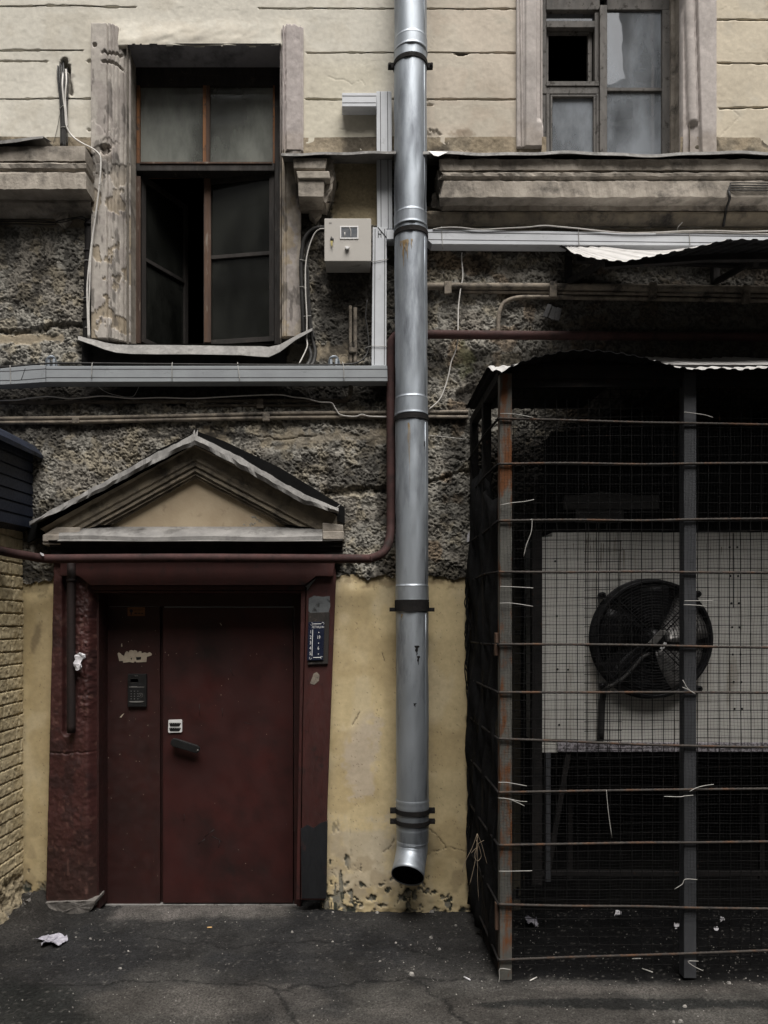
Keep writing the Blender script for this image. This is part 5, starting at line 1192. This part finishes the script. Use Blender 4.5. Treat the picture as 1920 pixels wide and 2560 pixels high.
def sidenet(m):
    rows = []
    for i in range(36):
        r_ = []
        for k in range(22):
            t = i/35; u = k/21; y = -.06 - u*.86
            top = 2.55 + .22*math.sin(u*5)+.3*u; z = .04 + (top-.04)*t
            r_.append((CX + .012 + .022*math.sin(k*1.9+i*.22) + .02*math.sin(i*.8+k*.5) - (.045*max(0, math.sin(i*.42+1))*(1-u)**3), y + .012*math.sin(i*1.1), z))
        rows.append(r_)
    m.grid(rows, True)
one('side_netting', M['netting'], sidenet, CG, solid=.002)
def ragged(m):   # bunched torn netting along the wall
    for s_ in range(9):
        ph = rng.uniform(0, 6); pts = [(1172+rng.uniform(-3,5)-7*max(0,math.sin((y-1560)/75+.4*s_))*(1 if 1480 < y < 1830 else .3)+2*math.sin(y/17+ph), y, -.07+.03*math.sin(y/40+ph)) for y in range(1430, 2200, 26)]
        m.ptube(pts, .004, 5, 3)
one('torn_netting', M['netting'], ragged, CG)
one('kick_panel', M['iron'], lambda m: m.box((CX+.004,CY+.07,.0), (CX+.012,-.3,.34)), CG)
for a, b, w in ((1608,1582,.04),(1640,1610,.05),(2330,2262,.03)): one('hinge', M['wood_old'], lambda m: m.box((CX-.02,CY+.02,P(0,a,CY).z), (CX-.002,CY+.02+w,P(0,b,CY).z)), CG, bevel=.003)
def ip(x, T): return float(np.interp(x, [t[0] for t in T], [t[1] for t in T]))
FR = [(1236,926),(1252,932),(1300,908),(1340,894),(1400,881),(1440,877),(1500,878),(1560,886),(1600,893),(1650,906),(1690,919),(1740,926),(1800,922),(1850,926),(1920,921),(3000,922)]
BK = [(1236,1000),(1330,985),(1430,1000),(1540,990),(1620,960),(1700,948),(2260,942)]
def roof(m):
    rows = []
    xs = np.arange(1236, 3000, 4.5)
    for t in (0, .04, .08, .12, .17, .22, .35, .5, .75, 1):
        r_ = []
        for x in xs:
            ph = ((x-1236+3*math.sin(x/50)) % 31)/31; cor = .007*(1 if .1 < ph < .45 else (0 if ph > .55 else (ph/.1 if ph <= .1 else (.55-ph)/.1)))
            zf = P(0, ip(x, FR), CY-.10).z
            wgt = float(1-ss(1600, 1660, np.array(x)))
            zb = (P(0, 897, -.13).z + .006*math.sin(x/40))*(1-wgt) + (ztop+.01)*wgt
            e = t if x > 1330 else float(ss(0, .22, np.array(t)))
            zz = zf + (zb-zf)*float(e); X = P(x, 0, CY-.10).x
            r_.append((X, CY-.10+t*1.0, zz + cor))
        rows.append(r_)
    m.grid(rows)
o = one('roof_sheet', [M['sheet'], M['sheet_under']], roof, CG, solid=.002); o.modifiers[0].material_offset = 1; o.modifiers[0].material_offset_rim = 1
def apron(m):   # dark board closing the gap below the roof edge
    xs = np.arange(1262, 2200, 20)
    m.grid([[tuple(P(x, max(ip(x, FR)+3, 884), CY+.02)) for x in xs], [tuple(P(x, 968, CY+.02)) for x in xs]])
one('fascia', M['iron'], apron, CG, solid=.004)
TIES = [[(1250,1034),(1270,1034),(1300,1037),(1333,1044)],[(1250,1263),(1280,1257),(1310,1254),(1335,1249)],[(1325,1300),(1330,1300),(1328,1330),(1316,1362),(1309,1392)],[(1250,1466),(1280,1467),(1333,1470)],[(1249,1508),(1280,1508),(1333,1516)],[(1246,1956),(1266,1956),(1290,1960),(1317,1965)],[(1246,1995),(1270,1997),(1295,2007),(1311,2015)],[(1270,1997),(1300,2003),(1318,2004)],[(1247,2178),(1275,2178),(1330,2177)],[(1276,2424),(1250,2422),(1249,2440),(1246,2464)],
        [(1711,1502),(1745,1502),(1782,1501)],[(1709,1512),(1740,1513),(1766,1516)],[(1707,1700),(1720,1722),(1738,1734)],[(1706,1718),(1720,1724),(1738,1735)],[(1724,1979),(1740,1970),(1762,1964),(1784,1961)],[(1660,1991),(1700,1992),(1712,1990),(1733,1988)],[(1743,2199),(1713,2198),(1706,2210),(1686,2223)],[(1746,2403),(1720,2403),(1735,2416),(1758,2427)],[(1516,1975),(1517,1990),(1522,2040),(1530,2095)],[(1710,1030),(1740,1034),(1765,1038),(1782,1044)]]
for t in TIES: one('cable_tie', M['tie'], lambda m: ties_on(m, [[(x, y, CY-.022) for x, y in t]], .0019), CG)
TW = one('twine_bunch', M['straw'], lambda m: [m.ptube([(x, y, -.78 if k else -.78) for x, y in p], .0016, 5, 4) for k, p in enumerate(([(1193,2084),(1180,2120),(1165,2150),(1156,2180)],[(1193,2084),(1190,2140),(1182,2180),(1174,2212)],[(1193,2084),(1194,2155),(1194,2200),(1197,2252)],[(1193,2084),(1204,2110),(1212,2140),(1218,2160)],[(1192,2112),(1200,2106),(1210,2101)],[(1194,2118),(1186,2124),(1178,2133)],[(1190,2100),(1198,2118),(1203,2140),(1195,2152),(1187,2145),(1188,2130),(1194,2118)]))])
tag(TW, 'frayed loops of pale twine hanging on the side of the cage', 'twine')
PS = one('paper_scrap', M['wad'], lambda m: m.prism([(1168,1338),(1174,1328),(1173,1354),(1167,1355)], -.1, .003)); tag(PS, 'torn white paper scrap caught at the edge of the cage netting', 'paper scrap')

# ---- condenser unit inside the cage
AY = -.45
AC = empty('condenser_unit', P(1640, 1880, AY), 'large pale grey condenser unit with a black fan standing inside the cage', 'air conditioner')
one('casing', M['casing_ac'], lambda m: m.prism([(1345,1344),(1380,1342),(1380,1331),(2230,1331),(2230,1856),(1348,1862)], AY, .34), AC, bevel=.004)
one('panel_joint', M['trunk_line'], lambda m: (m.pbox(1832,1333,1835,1520,AY-.001,.004), m.pbox(1344,1864,1345,1870,AY-.001,.004), m.pbox(2040,1333,2043,1856,AY-.001,.004)), AC)
def drips(m):
    rr = random.Random(11)
    for k in range(34):
        x = rr.uniform(1455,1560) if k < 20 else rr.uniform(1395,1815); y = 1334 + rr.uniform(0, 40); L = rr.uniform(12, 95)*(1 if k < 20 else .6); w = rr.uniform(.8, 2.6)
        m.prism([(x,y),(x+w,y+2),(x+w*.7,y+L*.6),(x+w*.4,y+L),(x+w*.1,y+L*.5)], AY-.0008, .003)
one('dirt_run', pmat('dirty_drip', (.24,.21,.17), (.16,.14,.115), None, .9, 0, 30, bs=0), drips, AC)['kind'] = 'stuff'
one('base_rail', M['railspeck'], lambda m: m.pbox(1395,1857,2230,1880,AY-.02,.05), AC, bevel=.003)
one('base_rail', M['casing_ac'], lambda m: m.pbox(1349,1863,1395,1882,AY-.004,.05), AC, bevel=.003)
one('coil_block', M['coil'], lambda m: m.pbox(1385,1078,2230,1326,AY+.06,.26), AC, bevel=.004)
one('coil_cover', pmat('grey_cover', (.13,.13,.13), (.10,.10,.105), None, .6, .2, 10, bs=.1), lambda m: (m.pbox(1412,1238,1648,1272,AY+.03,.05), m.prism([(1450,1238),(1500,1228),(1560,1234),(1600,1238)], AY+.03, .05), m.pbox(1440,1274,1560,1306,AY+.035,.05)), AC, bevel=.003)
one('corner_post', M['iron'], lambda m: m.pbox(1330,1325,1356,2215,AY-.03,.05), AC, bevel=.003)
for x in (1365, 2000): one('leg', M['post_grey'], lambda m: m.pbox(x, 1882, x+12, 2205, AY-.01, .03), AC, bevel=.002)
for x in (1420, 1900): one('leg', M['iron'], lambda m: m.pbox(x, 1882, x+12, 2200, AY+.25, .03), AC, bevel=.002)
one('brace', M['iron'], lambda m: (m.bar(P(1370,2180,AY), P(1420,1885,AY), .03, .02), m.pbox(1350,2180,2230,2190,AY,.03)), AC)
for y in (1368, 1440, 1508, 1568, 1636, 1705, 1772):
    for x in (1824, 1843): one('bolt', M['fan'], lambda m: m.lathe([(0,-.006),(.006,-.004),(.007,.002)], P(x+(y-1368)*.03, y, AY), (0,1,0), 8), AC)
for x, y in ((1388,1403),(1392,1540),(1394,1673),(1420,1674),(1398,1812)): one('bolt', M['fan'], lambda m: m.lathe([(0,-.006),(.006,-.004),(.007,.002)], P(x, y, AY), (0,1,0), 8), AC)
FY = AY-.085; FC = P(1636, 1597, FY); FR_ = .358
fan = one('fan', M['fan'], lambda m: (m.lathe([(FR_+.012,.085),(FR_,.08),(FR_,.004),(FR_-.006,0),(FR_-.02,.004),(FR_-.022,.08)], FC, (0,1,0), 64), m.lathe([(0,.07),(FR_-.02,.07)], FC, (0,1,0), 48, False)), AC)
def blade(k):
    def f(m):
        rows = []
        for i in range(7):
            r = .075 + (FR_-.105)*i/6; row = []
            for j in range(6):
                a = math.radians(72*k+18) + math.radians(-30+60*j/5 + 14*i/6); row.append((FC.x+r*math.cos(a), FC.y+.035+.028*(j/5-.5)*2, FC.z+r*math.sin(a)))
            rows.append(row)
        m.grid(rows, True)
    return f
for k in range(5): one('blade', M['blade'] if k in (0, 4) else M['fan'], blade(k), fan, solid=.003)  # two blades coloured pale as if struck by light, the rest black
def guard(m):
    n = 17
    for i in range(n):
        r = .07 + (FR_-.085)*i/(n-1); m.tube([(FC.x+r*math.cos(a*math.pi/24), FC.y-.012+.012*(i/(n-1))**2, FC.z+r*math.sin(a*math.pi/24)) for a in range(48)], .0019, 5, closed=True)
    for a in (45, 135, 225, 315):
        c, s_ = math.cos(math.radians(a)), math.sin(math.radians(a))
        for o_ in (-.012, .012): m.bar((FC.x+.03*c-o_*s_, FC.y-.016, FC.z+.03*s_+o_*c), (FC.x+(FR_-.01)*c-o_*s_, FC.y-.004, FC.z+(FR_-.01)*s_+o_*c), .006, .006, up=(0,1,0))
one('guard', M['fan'], guard, fan)
one('hub', M['fan'], lambda m: m.lathe([(0,-.01),(.062,-.006),(.066,.06)], FC, (0,1,0), 28), fan)
one('motor_plate', M['blade'], lambda m: m.prism([(1620,1608),(1652,1574),(1669,1578),(1640,1612)], FY-.022, .01), fan, bevel=.002)
one('mount_clip', M['signwhite'], lambda m: m.prism([(1650,1621),(1661,1605),(1668,1607),(1658,1625)], FY-.02, .004), fan)
for x, y in ((1506,1488),(1744,1485),(1747,1722),(1508,1716)): one('mount_lug', M['fan'], lambda m: m.lathe([(.008,-.01),(.02,-.01),(.02,.03),(.008,.03)], P(x, y, FY+.05), (0,1,0), 14), fan)
cd_ = one('power_conduit', M['cable'], lambda m: (corrug(m, [(1624,1634,FY-.03),(1605,1645,FY-.03),(1585,1668,FY-.03),(1562,1692,FY-.03),(1540,1708,FY-.03),(1518,1720,FY-.02),(1509,1732,AY-.03)], .013), m.ptube([(1509,1730,AY-.03),(1505,1760,AY-.02),(1502,1850,AY-.02)], .02, 10, 4)), AC)
for x, y in ((1603,1647),(1573,1681),(1549,1702)): one('conduit_band', M['post_grey'], lambda m: m.lathe([(.0145,-.003),(.0145,.003)], P(x, y, FY-.03), (P(x+20,y-20,FY)-P(x,y,FY)), 12), AC)

# ------------------------------------------------------------------ corrugated awning above the cage
AW = empty('sheet_awning', P(1420, 660, -.05), 'buckled corrugated sheet awning on iron brackets high above the cage', 'awning')
AF = [(1402,613),(1420,626),(1440,637),(1480,647),(1530,653),(1565,655),(1610,646),(1680,632),(1760,615),(1812,602),(1850,600),(1920,601),(3000,604)]
def awn(m):
    xs = np.arange(1402, 3000, 5); rows = []
    for t in np.linspace(0, 1, 8):
        r_ = []
        for x in xs:
            ph = ((x-1402+3*math.sin(x/60)) % 34)/34; cor = .007*(1 if .1 < ph < .45 else (0 if ph > .55 else (ph/.1 if ph <= .1 else (.55-ph)/.1)))
            F_ = P(x, ip(x, AF), -1.0); xb = max(1398 + (x-1402)*.25, 880+(x-880)*.815); Bk = P(xb, 619+42*float(ss(1640, 1800, np.array(x))), -.10)
            q = F_.lerp(Bk, t); q.z += cor*(1 if t > 0 else 1) ; r_.append(tuple(q))
        rows.append(r_)
    m.grid(rows)
o = one('sheet', [M['sheet'], M['sheet_under']], awn, AW, solid=.002); o.modifiers[0].material_offset = 1; o.modifiers[0].material_offset_rim = 1
def brk(x0):
    def f(m):
        a = P(x0, 705, -.04); b = P(x0, 622, -.04)
        m.box((a.x-.02,-.05,a.z), (a.x+.02,-.0,b.z)); q = P(x0+85, 657, -.60); m.bar((a.x,-.05,a.z), q, .03); m.bar((a.x,-.05,b.z-.03), P(x0+100, 662, -.78), .03)
    return f
for x0 in (1422, 1790, 2200): one('bracket', M['iron'], brk(x0), AW)
def awrail(m):
    m.bar(P(1510,664,-.86), P(1780,645,-.86), .03); m.bar(P(1780,645,-.86), P(2270,640,-.86), .035); m.bar(P(1440,650,-.40), P(2200,672,-.40), .03)
one('rail', M['iron'], awrail, AW)

# ------------------------------------------------------------------ litter
def put(name, label, cat, px, py, fn, mat, solid=0, group=None):
    p = on_ground(px, py); o = one(name, mat, lambda m: fn(m, p), None, 0, solid); return tag(o, label, cat, group)
def sheet(pts, lift=.012, crumple=.02):
    def f(m, p):
        bm = bmesh.new(); vs_ = []
        for x, y in pts:
            q = on_ground(x, y); vs_.append(bm.verts.new((q.x, q.y, q.z+lift)))
        bm.faces.new(vs_); bmesh.ops.triangulate(bm, faces=bm.faces)
        for _ in range(3): bmesh.ops.subdivide_edges(bm, edges=bm.edges, cuts=1)
        bm.verts.index_update()
        for v in bm.verts: v.co.z += crumple*(.5+float(fbm(np.array([[v.co.x*100]]), np.array([[v.co.y*100]]), 4, 71, 3)[0,0]))
        b = len(m.v); m.v += [tuple(v.co) for v in bm.verts]
        for fc in bm.faces: m.f.append(tuple(b+v.index for v in fc.verts)); m.sm.append(False); m.mi.append(0)
        bm.free()
    return f
put('plastic_rag', 'torn piece of dirty lilac plastic film lying on the asphalt at the left', 'plastic film', 130, 2355, sheet([(83,2359),(108,2350),(122,2343),(150,2341),(168,2344),(170,2352),(160,2362),(145,2373),(130,2372),(126,2366),(104,2374),(102,2368),(112,2356)]), M['lilac'], .001)
def butt(ang, L=.03, r=.0042):
    def f(m, p):
        d = Vector((math.cos(ang), math.sin(ang), 0)); m.tube([p+Vector((0,0,r+.004)), p+d*L+Vector((0,0,r+.004))], r, 8)
    return f
put('cigarette_butt', 'orange cigarette butt on the asphalt in front of the door', 'cigarette butt', 518, 2322, butt(.1), M['butt'], 0)
put('cigarette_butt', 'white cigarette end lying on the asphalt left of the cage corner', 'cigarette butt', 1160, 2446, butt(-.9, .045), M['wad'], 0)
def pebble(m, p, r, h, seed):
    rr = random.Random(seed); n = rr.randint(5, 7); a0 = rr.uniform(0, 6)
    lo = []; hi = []
    for k in range(n):
        a = a0+2*math.pi*k/n; q = r*rr.uniform(.6, 1.15); lo.append((p.x+q*math.cos(a), p.y+q*.8*math.sin(a), p.z-.002)); hi.append((p.x+q*.6*math.cos(a)+rr.uniform(-.1,.1)*r, p.y+q*.5*math.sin(a), p.z+h*rr.uniform(.7,1.1)))
    m.add(lo+hi, [tuple(range(n, 2*n))]+[(k, (k+1) % n, (k+1) % n+n, k+n) for k in range(n)])
STONES = [(1030,2438,.022,'pale flat stone on the asphalt left of the cage corner'),(1098,2373,.013,None),(990,2358,.011,None),(1078,2343,.014,None),(1139,2315,.012,None),(1080,2280,.020,'brown crumpled leaf-sized clod at the wall foot'),(1822,2457,.014,None),(1712,2517,.014,None),(1702,2555,.016,None),(1684,2556,.012,None),(190,2344,.010,None),(226,2348,.011,None),(250,2351,.009,None),(300,2421,.011,None),(320,2378,.009,None),(832,2281,.012,None),(702,2270,.010,None),(943,2282,.014,None),(730,2331,.012,None),(831,2355,.010,None),(950,2404,.012,None)]
def gravel(m):
    for x, y, r, l in STONES: pebble(m, on_ground(x, y), r, r*.7, int(x+y))
    rr = random.Random(5)
    for k in range(900):
        x = rr.uniform(-40, 1960); y = 2268 + 290*rr.random()**1.2
        if rr.random() < .35: x = rr.uniform(960, 1960); y = rr.uniform(2270, 2470)
        p = on_ground(x, y)
        if p.y > -.02 or p.x < -2.42: continue
        r = rr.choice((.0016,.002,.0022,.003,.0035,.005)); pebble(m, p, r, r*.9, k)
tag(one('gravel', pmat('pale_grit', (.34,.325,.30), (.19,.18,.17), (.10,.095,.09), .9, 0, 35, sc3=25, t3=(.5,.6), bs=0), gravel), 'pale grit and plaster crumbs scattered over the dark asphalt', 'grit', kind='stuff')
SC = [(1545,2288,.03,'crumpled white paper ball on the ground inside the cage, left of the middle post'),(1692,2318,.03,'wrinkled white wrapper on the ground just left of the middle cage post'),(1805,2304,.024,'small crumpled wrapper on the ground inside the cage right of the middle post'),(1790,2326,.022,'flat torn wrapper right of the middle post inside the cage'),(1330,2312,.06,'sheet of crumpled clear plastic behind the corner post of the cage')]
for x, y, r, l in SC:
    put('wrapper', l, 'wrapper', x, y, sheet([(x-r*300,y+1),(x-r*150,y-r*170),(x+r*120,y-r*200),(x+r*320,y-r*60),(x+r*200,y+r*130),(x-r*100,y+r*160)], .006, r*.6), M['wad'] if r < .05 else M['lilac'], .001, 'wrappers lying inside the cage')
for i, (x, y, a, l) in enumerate(((1580,2400,.05,'white broken stick lying flat just inside the foot of the cage'),(1605,2424,-.8,'white matchstick lying slantwise at the foot of the cage'),(1325,2455,.7,'pale twig on the ground beside the cage corner post'))):
    put('stick', l, 'stick', x, y, butt(a, .06, .003), M['white'], 0, 'sticks lying by the foot of the cage')

# ------------------------------------------------------------------ the rest of the courtyard, which the window glass mirrors
OB = empty('courtyard_building', (0, -13, 0), 'opposite courtyard building mirrored in the window glass', 'building')
def opp(m):
    m.box((-9, -13.4, -.2), (10, -13, 14.9)); m.box((-9.4, -13, -.2), (-8.6, .0, 14)); m.box((9.4, -13, -.2), (10, 0.0, 14))
one('wall', M['opp'], opp, OB)
def trimm(m):
    for z in (4.2, 7.6, 11.0, 14.2): m.box((-8.5, -12.99, z), (9.3, -12.85, z+.25))
    m.box((-8.5, -12.99, 14.8), (9.3, -12.6, 15.15))
one('cornice', M['opp_trim'], trimm, OB)
for x0, x1, zt_ in ((6.9,7.5,18.2),(4.2,4.7,16.4),(8.3,9.0,16.6),(-3.1,-2.4,17.4),(-1.2,-.9,16.0)): one('added_chimney', M['opp'], lambda m: (m.box((x0,-14,14.8), (x1,-13.2,zt_)), m.box((x0-.06,-14.05,zt_), (x1+.06,-13.15,zt_+.15))), OB)  # chimneys added to break up the sky mirrored in the panes
for z in (1.2, 5.0, 8.4, 11.6):
    for x in (-6.5, -3.9, -1.3, 1.3, 3.9, 6.5):
        w_ = one('window', M['opp_trim'], lambda m: (m.box((x-.7,-12.99,z-.1), (x-.58,-12.9,z+2.0)), m.box((x+.58,-12.99,z-.1), (x+.7,-12.9,z+2.0)), m.box((x-.58,-12.99,z+1.88), (x+.58,-12.9,z+2.0)), m.box((x-.58,-12.99,z-.1), (x+.58,-12.9,z)), m.box((x-.03,-12.98,z), (x+.03,-12.93,z+1.88))), OB)
        one('pane', M['glass_dark'], lambda m: m.box((x-.58,-12.975,z), (x+.58,-12.96,z+1.88)), w_)
